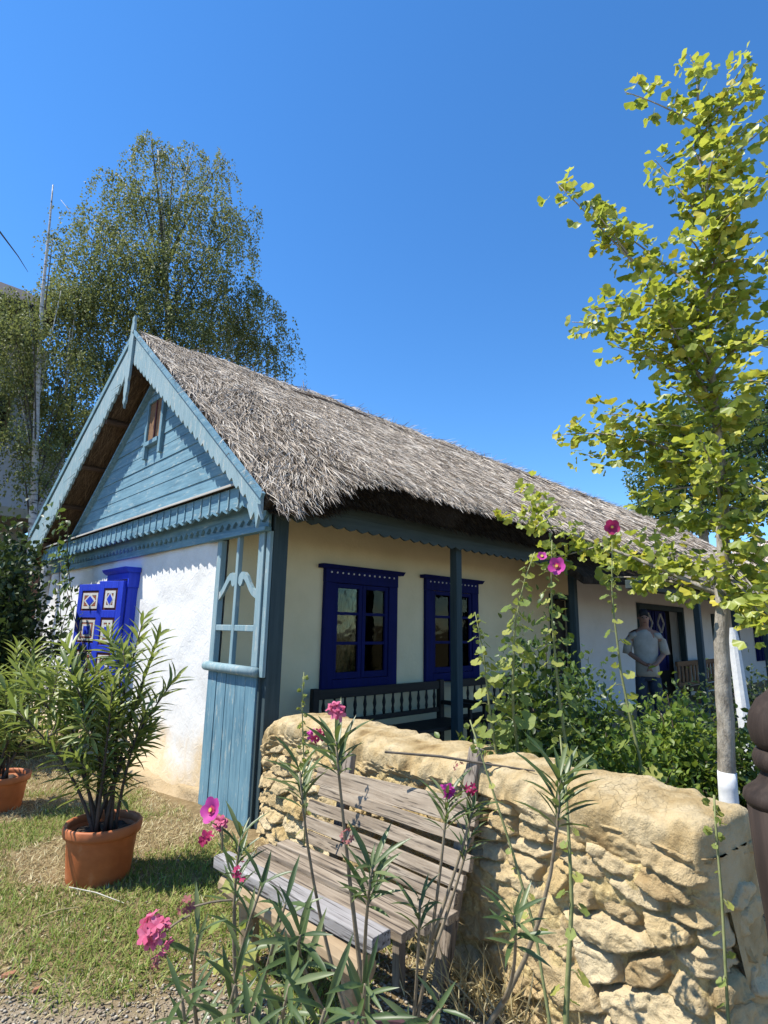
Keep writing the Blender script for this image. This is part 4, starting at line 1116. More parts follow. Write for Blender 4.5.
def five_petals(c, r, out, facing):
    """one open bloom of five rounded petals around a short throat"""
    f = norm(np.array(facing, float)[None])[0]
    b = np.cross(f, (.2, .9, .4)); b /= np.linalg.norm(b); e = np.cross(f, b); ph = rnd.random()*6
    V = []; F = []
    for k in range(5):
        a = ph+2*math.pi*k/5; rad = math.cos(a)*b+math.sin(a)*e; tan = -math.sin(a)*b+math.cos(a)*e; i0 = len(V)
        V += [c - f*r*.25, c+rad*r*.45-tan*r*.30+f*r*.10, c+rad*r*.55+f*r*.04, c+rad*r*.45+tan*r*.30+f*r*.10, c+rad*r*.95-tan*r*.28+f*r*.12, c+rad*r*1.08+f*r*.22, c+rad*r*.95+tan*r*.30+f*r*.05]
        F += [(i0, i0+1, i0+2), (i0, i0+2, i0+3), (i0+1, i0+4, i0+2), (i0+2, i0+4, i0+5), (i0+2, i0+5, i0+6), (i0+2, i0+6, i0+3)]
    out.append((np.array(V), np.array(F)))
def bloom_cluster(c, n, r, mat, parent, spread=.035, name='flower_head', up=(0, 0, 1)):
    out = []; c = np.array(c, float)
    for k in range(n):
        d_ = norm((RNG.normal(size=3)+np.array(up)*.6-np.array([.55, .45, 0]))[None])[0]
        five_petals(c+d_*spread*rnd.uniform(.5, 1.1), r*rnd.uniform(.75, 1.1), out, d_)
    v, f = join(out)
    return mesh(name, v, f, mat, parent)
def terracotta_pot(t, c, r, h, mat, rim):
    b = MB(); b.lathe(c, [(r*.78, 0), (r*.80, h*.05), (r*.90, h*.80), (r*.90, h*.86), (r*.86, h*.86), (r*.80, h*.80), (r*.62, h*.15), (0.001, h*.15)], 40)
    p = b.build('pot', mat, t, smooth=True)
    em = p.modifiers.new('edge', 'EDGE_SPLIT'); em.split_angle = math.radians(35)
    V = []; F = []
    prof = [(r*.895, h*.80), (r*.985, h*.81), (r*1.0, h*.86), (r*1.0, h*.97), (r*.975, h*1.0), (r*.93, h*1.0), (r*.89, h*.95), (r*.875, h*.84)]
    n = 60
    for k in range(n):
        a = 2*math.pi*k/n
        for j, (rr, z) in enumerate(prof):
            q = 1+.010*math.cos(a*20)*(1 if j in (2, 3, 4) else 0)
            V.append((c[0]+rr*q*math.cos(a), c[1]+rr*q*math.sin(a), c[2]+z))
    kk = len(prof)
    for k in range(n):
        for j in range(kk): F.append((k*kk+j, ((k+1) % n)*kk+j, ((k+1) % n)*kk+(j+1) % kk, k*kk+(j+1) % kk))
    mesh('rim', V, F, rim, p, smooth=True)
    b = MB(); V = [(c[0], c[1], c[2]+h*.80)]
    for ring in (.3, .6, .86):
        for k in range(20):
            a = 2*math.pi*k/20; V.append((c[0]+r*ring*math.cos(a), c[1]+r*ring*math.sin(a), c[2]+h*.80+.012*rnd.uniform(-1, 1)))
    F = [(0, 1+k, 1+(k+1) % 20) for k in range(20)]
    for q in (0, 1):
        F += [(1+q*20+k, 21+q*20+k, 21+q*20+(k+1) % 20, 1+q*20+(k+1) % 20) for k in range(20)]
    b.add(V, F).build('soil', MAT['soil'], p)
def potted_oleander(c, r, h, label, tips, L, seed):
    global rnd, RNG
    rnd = random.Random(seed); RNG = np.random.default_rng(seed)
    t = thing('potted_oleander', c, label, 'potted plant', 'oleanders in terracotta pots')
    terracotta_pot(t, c, r, h, MAT['terracotta'], MAT['terracotta_rim'])
    P, A, N, S = [], [], [], []
    for (dx, dy, dz) in tips:
        p0 = np.array(c)+np.array([rnd.uniform(-.07, .07), rnd.uniform(-.07, .07), h*.78]); p1 = np.array(c)+np.array([dx, dy, dz])
        pts = bez(p0, p1, (-dx*.22, -dy*.22, .05), 10)
        b = MB(); b.tube(pts, list(np.linspace(.013, .004, 10)), 6); b.build('stem', MAT['stem_dark'], t, smooth=True)
        ln = float(np.linalg.norm(p1-p0))
        lance_leaves(pts, .26, 1.0, int(ln*17), L, 1.1, P, A, N, S, .25)
        for q in range(rnd.choice([0, 1, 1, 2])):        # side shoots
            u_ = rnd.uniform(.35, .75); s0 = poly_at(pts, [u_])[0]; a = rnd.random()*6.28
            s1 = s0 + np.array([math.cos(a)*.16, math.sin(a)*.16, rnd.uniform(.14, .30)])
            sp = bez(s0, s1, (math.cos(a)*.04, math.sin(a)*.04, -.02), 6)
            b = MB(); b.tube(sp, list(np.linspace(.006, .003, 6)), 5); b.build('stem', MAT['stem'], t, smooth=True)
            lance_leaves(sp, .2, 1.0, int(8*np.linalg.norm(s1-s0)/.25)+2, L*.95, 1.0, P, A, N, S, .2)
    v, f = scatter(T_LANCE_WIDE, P, A, N, S)
    mesh('foliage', v, f, MAT['oleander_pale'], t, smooth=True)
    return t
rt = np.array([_r0[0], _r0[1]])           # rightwards across the view, on the ground
fw = np.array([math.cos(YAW), math.sin(YAW)])
def tp(a, b, z): return (rt[0]*a+fw[0]*b, rt[1]*a+fw[1]*b, z)
potted_oleander((1.47, 4.12, 0), .235, .33, 'large oleander in a terracotta pot on the grass, in front of the blue shutters',
    [tp(-.55, .1, 1.22), tp(-.38, .0, 1.42), tp(-.25, -.2, 1.30), tp(-.05, .1, 1.38), tp(.12, .0, 1.62), tp(.16, .2, 1.50), tp(.36, .05, 1.22), tp(.22, -.05, 1.02), tp(-.58, -.15, 1.02), tp(-.20, .25, 1.2), tp(.05, -.2, 1.2), tp(-.72, .05, 1.25)], .185, 21)
potted_oleander((1.27, 6.10, 0), .22, .28, 'oleander in a terracotta pot cut off by the left edge, by the dark shrub',
    [tp(-.45, .1, 1.25), tp(-.1, .1, 1.35), tp(.12, .0, 1.38), tp(.26, -.1, 1.15), tp(.05, -.2, 1.0), tp(.33, .1, .9), tp(-.3, -.2, .9)], .20, 22)

# foreground oleander with pink blooms, in a plum pot by the bench
rnd = random.Random(31); RNG = np.random.default_rng(31)
pc = (1.33, 1.33, 0.0)
ol = thing('flowering_oleander', pc, 'leggy pink-flowered oleander in a plum pot, in front of the plank bench', 'potted plant')
b = MB(); b.lathe(pc, [(.17, 0), (.23, .30), (.245, .31), (.245, .35), (.225, .35), (.215, .30), (.16, .06), (.001, .06)], 36); pt = b.build('pot', MAT['plum_pot'], ol)
b = MB(); b.lathe(pc, [(.205, .24), (.21, .275), (.10, .285), (.001, .28)], 24); b.build('soil', MAT['soil'], pt)
P, A, N, S = [], [], [], []
def shoot(tip, dist, root=None, bend=(0, 0, .08), r0=.009, n=10, whorls=6, L=.135, u0=.86, flower=None, lean=None, mat='stem', parent=ol, spread=1.15, P=P, A=A, N=N, S=S):
    p1 = at(tip[0], tip[1], dist)
    p0 = np.array(root) if root is not None else np.array([pc[0]+rnd.uniform(-.06, .06), pc[1]+rnd.uniform(-.06, .06), .26])
    pts = bez(p0, p1, bend, n)
    b = MB(); b.tube(pts, list(np.linspace(r0, .0035, n)), 7); b.build('stem', MAT[mat], parent, smooth=True)
    lance_leaves(pts, u0, 1.0, whorls, L, spread, P, A, N, S, .15)
    return pts
a_ = shoot((336, 742), 1.72, whorls=7, u0=.90, bend=(.05, .10, .05))
shoot((300, 772), 1.85, whorls=6, u0=.88, bend=(.02, .16, -.05), mat='stem', r0=.007)
c_ = shoot((372, 868), 1.62, whorls=8, u0=.84, L=.13, bend=(-.02, .05, .02))
d_ = shoot((447, 800), 1.80, whorls=6, u0=.90, L=.12, bend=(.02, -.04, .06), r0=.007)
shoot((474, 806), 1.84, root=poly_at(d_, [.55])[0], whorls=5, u0=.86, L=.11, bend=(.02, 0, 0), r0=.006)
shoot((470, 838), 1.86, root=poly_at(d_, [.45])[0], whorls=4, u0=.82, L=.10, bend=(.02, 0, 0), r0=.006)
g_ = shoot((560, 778), 1.70, whorls=9, u0=.88, L=.155, bend=(.14, -.16, -.12), r0=.010)
shoot((514, 916), 1.62, root=poly_at(g_, [.42])[0], whorls=6, u0=.70, L=.12, bend=(.02, -.02, -.03), r0=.006)
shoot((300, 936), 1.50, whorls=6, u0=.72, L=.14, bend=(-.10, .12, .14), mat='stem')
shoot((420, 900), 1.75, whorls=4, u0=.85, L=.11, bend=(.02, .0, .02), r0=.006)
shoot((365, 985), 1.35, whorls=7, u0=.5, L=.12, bend=(-.03, .03, .02))
shoot((440, 1010), 1.35, whorls=6, u0=.4, L=.12, bend=(.0, .0, .02))
v, f = scatter(T_LANCE, P, A, N, S); mesh('foliage', v, f, MAT['oleander'], ol, smooth=True)
bloom_cluster(at(336, 713, 1.72), 11, .020, MAT['pink'], ol, .024); bloom_cluster(at(318, 735, 1.80), 4, .016, MAT['crimson'], ol, .016)
bloom_cluster(at(313, 735, 1.85), 4, .016, MAT['magenta'], ol, .018)
bloom_cluster(at(447, 791, 1.80), 4, .020, MAT['magenta'], ol, .015); bloom_cluster(at(470, 788, 1.84), 6, .014, MAT['crimson'], ol, .024)
bloom_cluster(at(460, 766, 1.84), 4, .008, MAT['withered'], ol, .018); bloom_cluster(at(347, 838, 1.62), 6, .009, MAT['withered'], ol, .02)
# spreading oleander rooted in the gravel at the lower left
rnd = random.Random(37); RNG = np.random.default_rng(37)
lc = (1.08, 1.62, 0)
ol2 = thing('flowering_oleander', lc, 'low spreading oleander with pink clusters over the gravel, left of the plank bench', 'shrub')
P2, A2, N2, S2 = [], [], [], []
kw = dict(parent=ol2, P=P2, A=A2, N=N2, S=S2)
def r2(): return (lc[0]+rnd.uniform(-.08, .08), lc[1]+rnd.uniform(-.08, .08), 0)
s1_ = shoot((240, 838), 1.95, root=r2(), whorls=8, u0=.80, L=.125, bend=(-.05, .12, .06), **kw)
shoot((262, 885), 1.75, root=r2(), whorls=6, u0=.70, L=.13, bend=(-.05, .08, .04), **kw)
shoot((285, 905), 1.60, root=r2(), whorls=7, u0=.66, L=.12, bend=(.0, .05, .04), **kw)
shoot((198, 935), 1.75, root=r2(), whorls=6, u0=.62, L=.12, bend=(-.10, .10, .06), **kw)
shoot((235, 985), 1.50, root=r2(), whorls=7, u0=.55, L=.115, bend=(-.05, .05, .05), **kw)
shoot((182, 1000), 1.55, root=r2(), whorls=6, u0=.60, L=.13, bend=(-.08, .05, .06), **kw)
shoot((290, 985), 1.35, root=r2(), whorls=8, u0=.55, L=.115, bend=(.0, .0, .04), **kw)
shoot((325, 1010), 1.30, root=r2(), whorls=7, u0=.55, L=.13, bend=(.04, .0, .04), **kw)
shoot((250, 1015), 1.35, root=r2(), whorls=7, u0=.55, L=.13, bend=(-.03, .0, .04), **kw)
v, f = scatter(T_LANCE, P2, A2, N2, S2); mesh('foliage', v, f, MAT['oleander'], ol2, smooth=True)
for (q, D, n, r, mt, sp) in (((158, 934), 1.72, 20, .022, 'pink', .045), ((160, 962), 1.74, 5, .012, 'withered', .022), ((187, 907), 1.76, 6, .012, 'withered', .024), ((222, 824), 1.95, 5, .020, 'pink', .018), ((206, 839), 1.93, 4, .018, 'crimson', .02), ((240, 872), 1.9, 6, .010, 'crimson', .026)):
    bloom_cluster(at(q[0], q[1], D), n, r, MAT[mt], ol2, sp)
for (a, c_2, D) in (((190, 915), (158, 938), 1.75), ((222, 850), (222, 826), 1.93), ((232, 900), (187, 909), 1.78)):
    b = MB(); b.tube(bez(at(*a, D), at(*c_2, D-.02), (0, 0, .01), 5), .003, 5); b.build('stem', MAT['stem'], ol2)

# ================================================================== HOLLYHOCKS
def funnel(c, r, facing, mat, parent, name='flower'):
    f = norm(np.array(facing, float)[None])[0]; b = np.cross(f, (.1, .3, .9)); b /= np.linalg.norm(b); e = np.cross(f, b)
    V = [np.array(c)-f*r*.55]; n = 30; F = []
    for ring, (rr, dz) in enumerate(((.35, -.18), (.75, .02), (1.0, .12))):
        for k in range(n):
            a = 2*math.pi*k/n; w_ = 1+(.20*abs(math.cos(2.5*a))**.6-.16)*(ring/2)
            V.append(np.array(c)+(math.cos(a)*b+math.sin(a)*e)*r*rr*w_ + f*r*(dz+.06*math.sin(a*5+ring)*(ring/2)))
    F += [(0, 1+k, 1+(k+1) % n) for k in range(n)]
    for q in (0, 1):
        for k in range(n):
            a, c2 = 1+q*n+k, 1+q*n+(k+1) % n
            F += [(a, a+n, c2+n), (a, c2+n, c2)]
    o = mesh(name, V, np.array(F), mat, parent, smooth=True)
    b3 = MB(); b3.add([np.array(c)-f*r*.02]+[np.array(c)+(math.cos(q*.524)*b+math.sin(q*.524)*e)*r*.30*(1+.3*(q % 2))+f*r*.0 for q in range(12)], [(0, 1+q, 1+(q+1) % 12) for q in range(12)]); b3.build('throat', MAT['crimson'], o)
    b2 = MB(); b2.tube([np.array(c)-f*r*.3, np.array(c)+f*r*.12], [.006, .009], 6); b2.build('stamen', MAT['yellow'], o)
    return o
def hollyhock(pts, label, n_leaf, L, blooms=(), buds=True, bare=.12, seed=1, mat='holly', group='hollyhocks', r0=.0105, n_bud=16, budu=.62):
    global rnd, RNG
    rnd = random.Random(seed); RNG = np.random.default_rng(seed)
    t = thing('hollyhock', tuple(float(q) for q in pts[0]), label, 'hollyhock', group)
    b = MB(); b.tube(pts, list(np.linspace(r0, .003, len(pts))), 6); b.build('stalk', MAT['stem_green'], t, smooth=True)
    P, A, N, S = [], [], [], []; pet = MB()
    n_leaf = int(n_leaf*(3.2 if pts[1][0] > 2.4 else 1.4)); L = L*(1.3 if pts[1][0] > 2.4 else .72)
    for i in range(n_leaf):
        u_ = bare+(1-bare)*(i+rnd.random()*.6)/n_leaf; p = poly_at(pts, [min(u_, 1)])[0]; a = i*2.4+rnd.uniform(-.4, .4)
        d_ = np.array([math.cos(a), math.sin(a), rnd.uniform(.0, .5)]); ln = L*(1.15-.85*u_)*rnd.uniform(.7, 1.15)
        q = p + d_*ln*.55; pet.tube([p, (p+q)/2+np.array([0, 0, .008]), q], .0018, 4)
        dr_ = d_*np.array([1, 1, .2]) + np.array([0, 0, -.35-.3*rnd.random()])
        P.append(q-d_*ln*.1); A.append(dr_); N.append(np.array([d_[0]*.5-.2, d_[1]*.5+.1, 1])+.35*RNG.normal(size=3)); S.append(ln)
    if buds:
        for i in range(n_bud):
            u_ = budu+(1-budu)*i/n_bud; p = poly_at(pts, [u_])[0]; a = i*2.1
            for k in range(3):
                P.append(p+np.array([math.cos(a), math.sin(a), 0])*.012); A.append(np.array([math.cos(a), math.sin(a), .6])+.5*RNG.normal(size=3)); N.append(RNG.normal(size=3)); S.append(.032*(1.25-u_*.6))
    v, f = scatter(T_ROUND, P, A, N, S); fo_ = mesh('foliage', v, f, MAT[mat], t, smooth=True)
    pt_o = pet.build('petiole', MAT['stem_green'], fo_); pt_o['kind'] = 'stuff'
    for (c, r, mt) in blooms:
        funnel(c, r, norm((np.array([-.75, -.6, .15])+.3*RNG.normal(size=3))[None])[0], MAT[mt], t)
    return t
def stalk(plist, dist, dend=None, n=9):
    dend = dist if dend is None else dend; k = len(plist)
    q = [at(px, py, dist+(dend-dist)*i/(k-1)) for i, (px, py) in enumerate(plist)]
    return [poly_at(q, [u_])[0] for u_ in np.linspace(0, 1, n)]
def grounded(pts, z=0.0):
    p = np.array(pts[0]); return [np.array([p[0], p[1], z])] + list(pts)
hollyhock(grounded(stalk([(504, 792), (492, 730), (483, 650), (475, 612)], 3.25), .05), 'tall hollyhock behind the wall with pale bud spire beside the blue second window', 17, .105, seed=41, budu=.72)
hollyhock(grounded(stalk([(520, 770), (512, 700), (515, 620), (526, 575), (535, 552)], 3.35), .05), 'hollyhock behind the wall topped by a small pink bloom under the eave', 19, .115, blooms=[(at(542, 556, 3.33), .028, 'magenta')], seed=42, n_bud=10, budu=.8)
hollyhock(grounded(stalk([(570, 775), (558, 690), (552, 620), (551, 575), (552, 540)], 3.4), .05), 'hollyhock behind the wall with a large hanging pink bloom near its tip', 17, .11, blooms=[(at(557, 566, 3.36), .052, 'magenta')], seed=43, budu=.7)
hollyhock(grounded(stalk([(640, 760), (622, 680), (612, 600), (612, 540)], 3.9), .05), 'tallest hollyhock, a single crimson bloom against the thatch', 9, .10, blooms=[(at(612, 527, 3.86), .05, 'crimson')], seed=44, budu=.8)
hollyhock(grounded(stalk([(566, 1015), (572, 900), (567, 800), (560, 735)], 2.12, 2.2), 0), 'green hollyhock stalk standing in front of the stone wall, casting its shadow on it', 12, .085, seed=45, bare=.35, budu=.85, n_bud=8)
hollyhock(grounded(stalk([(549, 1018), (535, 930), (512, 850), (478, 745), (470, 720)], 2.1, 2.25), 0), 'slender leaning hollyhock stalk in front of the wall, right of the plank bench', 8, .07, seed=46, bare=.45, budu=.9, n_bud=5, r0=.006)
hollyhock(grounded(stalk([(728, 1015), (722, 900), (716, 830), (714, 795)], 1.90, 1.95), 0), 'thin hollyhock stalk with few round leaves, at the right end of the stone wall', 8, .06, seed=47, bare=.35, budu=.9, n_bud=5, r0=.0045)
hollyhock(grounded(stalk([(306, 800), (303, 740), (302, 700), (304, 672)], 3.3), 0), 'short hollyhock bud spire by the porch corner, left of the near porch window', 7, .055, seed=48, bare=.3, budu=.6, r0=.005)
hollyhock([np.array([1.45, 2.35, 0.0]), np.array([1.44, 2.36, .25]), np.array([1.425, 2.37, .48]), at(216, 818, 2.72)], 'short hollyhock with one open magenta bloom at the end of the plank bench', 9, .15, blooms=[(at(211, 810, 2.70), .052, 'magenta')], buds=False, seed=49, bare=.15)

# ================================================================== GINKGO
rnd = random.Random(51); RNG = np.random.default_rng(51)
GD = 4.45
gk = thing('ginkgo_tree', tuple(float(q) for q in at(728, 806, GD)*np.array([1, 1, 0])), 'young yellow-green ginkgo with a whitewashed trunk foot, behind the stone wall', 'tree')
trk = [at(px, py, GD) for px, py in ((729, 815), (726, 740), (722, 640), (724, 560), (722, 480), (712, 390), (706, 290), (703, 200), (700, 130), (695, 62))]
base = np.array([trk[0][0], trk[0][1], 0.0])
tz = [base] + trk
b = MB(); zz = [p for p in tz]
rad = [.057, .053, .049, .044, .037, .029, .022, .016, .011, .007, .0035]
fine = [poly_at(tz, [u_])[0] for u_ in np.linspace(0, 1, 60)]
rfine = np.interp(np.linspace(0, 1, 60), np.linspace(0, 1, 11), rad)
fine = [p+np.array([.008*float(noise3(i*.6, 0, 1.)), .008*float(noise3(i*.6, 3, 1.)), 0]) for i, p in enumerate(fine)]
b.tube(fine, list(rfine*(1+.05*np.array([float(noise3(i*.9, 1, 5.)) for i in range(60)]))), 14)
tk = b.build('trunk', MAT['bark'], gk, smooth=True)
k = max(i for i, p in enumerate(fine) if p[2] < .74)
b = MB(); b.tube(fine[:k+1], list(rfine[:k+1]*1.035+.001), 14); b.build('whitewash', MAT['whitewash'], tk, smooth=True)
P, A, N, S = [], [], [], []; P3, A3, N3, S3 = [], [], [], []
def ginkgo_branch(u_, tip, dist, bend=(0, 0, .12), r0=.016, dens=1.0, start=.12):
    p0 = poly_at(tz, [u_])[0] if not hasattr(u_, '__len__') else np.array(u_); p1 = at(tip[0], tip[1], dist)
    pts = bez(p0, p1, bend, 12)
    b = MB(); b.tube(pts, list(np.linspace(r0, .003, 12)), 6); b.build('branch', MAT['bark'], gk, smooth=True)
    L = float(np.linalg.norm(np.diff(np.array(pts), axis=0), axis=1).sum()); n = int(L/.041*dens)+3
    for i in range(n):
        v_ = start+(1-start)*(i+rnd.random())/n; p = poly_at(pts, [v_])[0]
        # short spur carrying a tuft of leaves
        sp = norm((RNG.normal(size=3)+np.array([0, 0, .15]))[None])[0]; spur = p + sp*rnd.uniform(.02, .13)
        for q in range(rnd.choice([2, 3, 3, 4])):
            d_ = norm((sp*.5+RNG.normal(size=3)*.8+np.array([0, 0, -.25]))[None])[0]; pt_ = spur + d_*rnd.uniform(.02, .055)
            tgt = (P3, A3, N3, S3) if rnd.random() < .10 else (P, A, N, S)
            tgt[0].append(pt_); tgt[1].append(d_+np.array([0, 0, -.2])); tgt[2].append(np.array([-.3, .1, .9])+RNG.normal(size=3)*.55); tgt[3].append(rnd.uniform(.040, .080))
    return pts
B = ginkgo_branch
# u along trunk, tip pixel, distance from the camera
for (u_, px, py, D) in ((.93, 700, 78, 4.4), (.86, 712, 110, 4.5), (.84, 688, 140, 4.35), (.80, 720, 165, 4.5), (.76, 690, 200, 4.6), (.74, 722, 215, 4.3), (.70, 735, 245, 4.5), (.68, 680, 260, 4.4), (.64, 720, 285, 4.2), (.62, 690, 300, 4.6), (.60, 735, 320, 4.4), (.57, 700, 345, 4.1), (.54, 725, 370, 4.5), (.52, 690, 385, 4.6), (.50, 735, 400, 4.2), (.47, 705, 430, 4.5), (.44, 740, 455, 4.4), (.42, 690, 460, 4.1), (.40, 740, 500, 4.5), (.38, 690, 505, 4.5), (.36, 745, 545, 4.3)):
    B(u_, (px, py), D, (0, 0, .06), .007, 1.1, .05)
B(.99, (690, 55), 4.42, (0, 0, 0), .006, 1.2); B(.90, (625, 92), 4.3, (0, 0, .06), .008, .9); B(.88, (748, 60), 4.6, (0, 0, .05), .010, 1.0)
B(.80, (775, 120), 4.7, (0, 0, .1), .012, 1.2); B(.72, (760, 180), 4.2, (0, 0, .1), .012, 1.3); B(.76, (655, 160), 4.5, (0, 0, .05), .009, 1.0)
c1_ = B(.60, (556, 182), 4.25, (.0, .0, .02), .016, .75); B(poly_at(c1_, [.45])[0], (590, 205), 4.2, (0, 0, .02), .008, 1.3, .05)
B(.66, (600, 215), 4.5, (0, 0, .0), .012, 1.1); B(.64, (590, 310), 4.15, (0, 0, .10), .012, 1.35); B(.58, (572, 322), 4.4, (0, 0, .12), .012, 1.2)
B(.52, (640, 275), 4.0, (0, 0, .1), .012, 1.3); B(.62, (745, 270), 4.7, (0, 0, .1), .012, 1.4); B(.56, (772, 330), 4.5, (0, 0, .1), .012, 1.2); B(.66, (735, 190), 4.35, (0, 0, .1), .011, 1.3)
B(.70, (690, 240), 4.1, (0, 0, .1), .010, 1.3); B(.78, (715, 150), 4.2, (0, 0, .05), .010, 1.3); B(.60, (670, 330), 4.1, (0, 0, .1), .011, 1.2)
B(.54, (775, 385), 4.2, (0, 0, .1), .012, 1.3); B(.48, (745, 420), 4.6, (0, 0, .1), .010, 1.2); B(.50, (665, 385), 4.2, (0, 0, .1), .010, 1.3)
B(.44, (562, 435), 4.8, (0, 0, .22), .015, 1.35); B(.46, (600, 415), 4.5, (0, 0, .2), .012, 1.2); B(.42, (640, 500), 4.7, (0, 0, .1), .011, 1.1)
B(.42, (775, 500), 4.3, (0, 0, .15), .012, 1.2); B(.40, (700, 440), 3.9, (0, 0, .15), .010, 1.0)
e_ = B(.30, (507, 512), 5.0, (0, 0, .06), .018, 1.25); B(poly_at(e_, [.5])[0], (540, 560), 4.9, (0, 0, -.02), .008, 1.2); B(poly_at(e_, [.75])[0], (525, 485), 5.1, (0, 0, .02), .007, 1.1)
f_ = B(.30, (605, 578), 4.9, (0, 0, .10), .014, .9); B(.31, (645, 575), 4.8, (0, 0, .05), .010, .9); B(.33, (620, 545), 4.9, (0, 0, .1), .011, .8)
B(.32, (772, 640), 4.1, (0, 0, .2), .014, 1.6); B(.34, (775, 585), 4.4, (0, 0, .2), .012, 1.5); B(.30, (760, 620), 4.6, (0, 0, .1), .010, 1.4); B(.36, (765, 540), 4.1, (0, 0, .1), .010, 1.0)
for (u_, px, py, D) in ((.88, 765, 85, 4.6), (.82, 742, 130, 4.3), (.78, 775, 175, 4.4), (.72, 752, 235, 4.6), (.70, 778, 260, 4.3), (.64, 762, 300, 4.7), (.60, 775, 350, 4.3), (.57, 655, 300, 4.3), (.55, 640, 340, 4.6), (.54, 610, 345, 4.2), (.50, 760, 420, 4.4), (.48, 655, 425, 4.3), (.46, 620, 440, 4.6), (.44, 650, 470, 4.8), (.44, 585, 455, 4.7), (.40, 760, 525, 4.2), (.38, 660, 520, 4.8), (.34, 755, 590, 4.4), (.34, 770, 610, 4.1), (.33, 600, 560, 5.0)):
    B(u_, (px, py), D, (0, 0, .07), .008, 1.15, .15)
v, f = scatter(T_FAN, P, A, N, S); mesh('crown', v, f, MAT['ginkgo'], gk)
v, f = scatter(T_FAN, P3, A3, N3, S3); mesh('yellow_leaves', v, f, MAT['ginkgo_light'], gk)

# ================================================================== GARDEN SHRUBS
def shrub(name, c, rx, ry, h, n, mat, label, cat, L=(.035, .06), tpl=T_OVAL, seed=3, stems=7, group=None, clumps=16, base=.05, wood_='stem_dark'):
    global rnd, RNG
    rnd = random.Random(seed); RNG = np.random.default_rng(seed)
    t = thing(name, tuple(map(float, c)), label, cat, group)
    cs = []
    for k in range(clumps):
        a = rnd.random()*6.28; q = math.sqrt(rnd.random()); z = base + (h-base)*(.12+.88*rnd.random()**.8)
        taper = 1-.55*(z/h)**2
        cs.append(np.array(c)+np.array([math.cos(a)*rx*q*taper, math.sin(a)*ry*q*taper, z]))
    P, A, N = [], [], []
    for k, q in enumerate(cs):
        p0 = np.array(c)+np.array([rnd.uniform(-.12, .12)*rx*2, rnd.uniform(-.12, .12)*ry*2, 0])
        pts = bez(p0, q+np.array([0, 0, .10*h]), ((p0-q)*.2*np.array([1, 1, 0])), 8)
        if k < stems:
            b = MB(); b.tube(pts, list(np.linspace(.010, .003, 8)), 5); b.build('stem', MAT[wood_], t, smooth=True)
        m_ = n//clumps
        u_ = .25+.75*RNG.random(m_)**.7
        pp = poly_at(pts, u_) + RNG.normal(size=(m_, 3))*np.array([rx, ry, h*.7])*(.06+.16*(1-np.abs(u_-.7)))[:, None]
        pp[:, 2] = np.maximum(pp[:, 2], c[2]+.03)
        P.append(pp); A.append(norm(pp-np.array(c)-np.array([0, 0, h*.3]))*.7+RNG.normal(size=(m_, 3))*.6)
        N.append(np.array([-.2, .1, 1.0])+RNG.normal(size=(m_, 3))*.6)
    P = np.concatenate(P); S = L[0]+(L[1]-L[0])*RNG.random(len(P))
    v, f = scatter(tpl, P, np.concatenate(A), np.concatenate(N), S)
    mesh('foliage', v, f, MAT[mat], t)
    return t
def gpt(px, D, z=.05):
    p = at(px, 720, D); return (p[0], p[1], z)
G = 'shrubs behind the stone wall'
shrub('rose_bush', gpt(458, 3.7), .20, .22, .78, 700, 'rose_leaf', 'sparse rose bush in front of the porch bench, below the second window', 'bush', seed=61, clumps=9, group=G)
shrub('rose_bush', gpt(415, 3.85), .16, .16, .62, 420, 'rose_leaf', 'thin rose sprays nearest the clay coping, before the near porch bench', 'bush', seed=60, clumps=7, group=G)
shrub('rose_bush', gpt(540, 3.75), .34, .34, 1.42, 3000, 'rose_leaf', 'tall dark rose bush behind the three pink hollyhocks', 'bush', seed=62, clumps=18, group=G)
shrub('rose_bush', gpt(592, 4.5), .42, .40, 1.08, 2600, 'rose_leaf', 'rose bush in front of the white porch wall, left of the standing man', 'bush', seed=63, clumps=18, group=G)
shrub('leafy_shrub', gpt(640, 4.0), .42, .40, .82, 3200, 'bright_leaf', 'bright green leafy shrub below the standing man, behind the wall top', 'bush', seed=64, clumps=20, group=G)
shrub('leafy_shrub', gpt(688, 4.9), .50, .45, .95, 3000, 'bright_leaf', 'bright sunlit shrub left of the ginkgo trunk, under the brown bench', 'bush', seed=65, clumps=20, group=G, L=(.04, .07))
shrub('rose_bush', gpt(583, 3.4), .30, .30, .62, 1700, 'rose_leaf', 'low dark bush right behind the clay coping, at the middle of the wall', 'bush', seed=66, clumps=14, group=G)
shrub('leafy_shrub', gpt(690, 3.7), .34, .30, .52, 1800, 'rose_leaf', 'low green shrub just behind the coping, left of the whitewashed trunk foot', 'bush', seed=67, clumps=14, group=G)
shrub('leafy_shrub', gpt(752, 4.9), .50, .50, .92, 2600, 'rose_leaf', 'green shrub right of the ginkgo trunk, beside the carved gate post', 'bush', seed=68, clumps=16, group=G)
shrub('rose_bush', gpt(665, 6.2), .60, .5, .95, 2200, 'rose_leaf', 'shaded bush at the feet of the standing man', 'bush', seed=69, clumps=16, group=G)
shrub('leafy_shrub', gpt(740, 7.5), .7, .7, 1.0, 2400, 'dark_leaf', 'dark shrub far back near the porch posts, right of the white pole', 'bush', seed=70, clumps=16, group=G)
shrub('rose_bush', gpt(508, 4.1), .25, .25, .95, 1100, 'rose_leaf', 'dark climbing rose in front of the second porch bench', 'bush', seed=71, clumps=12, group=G)
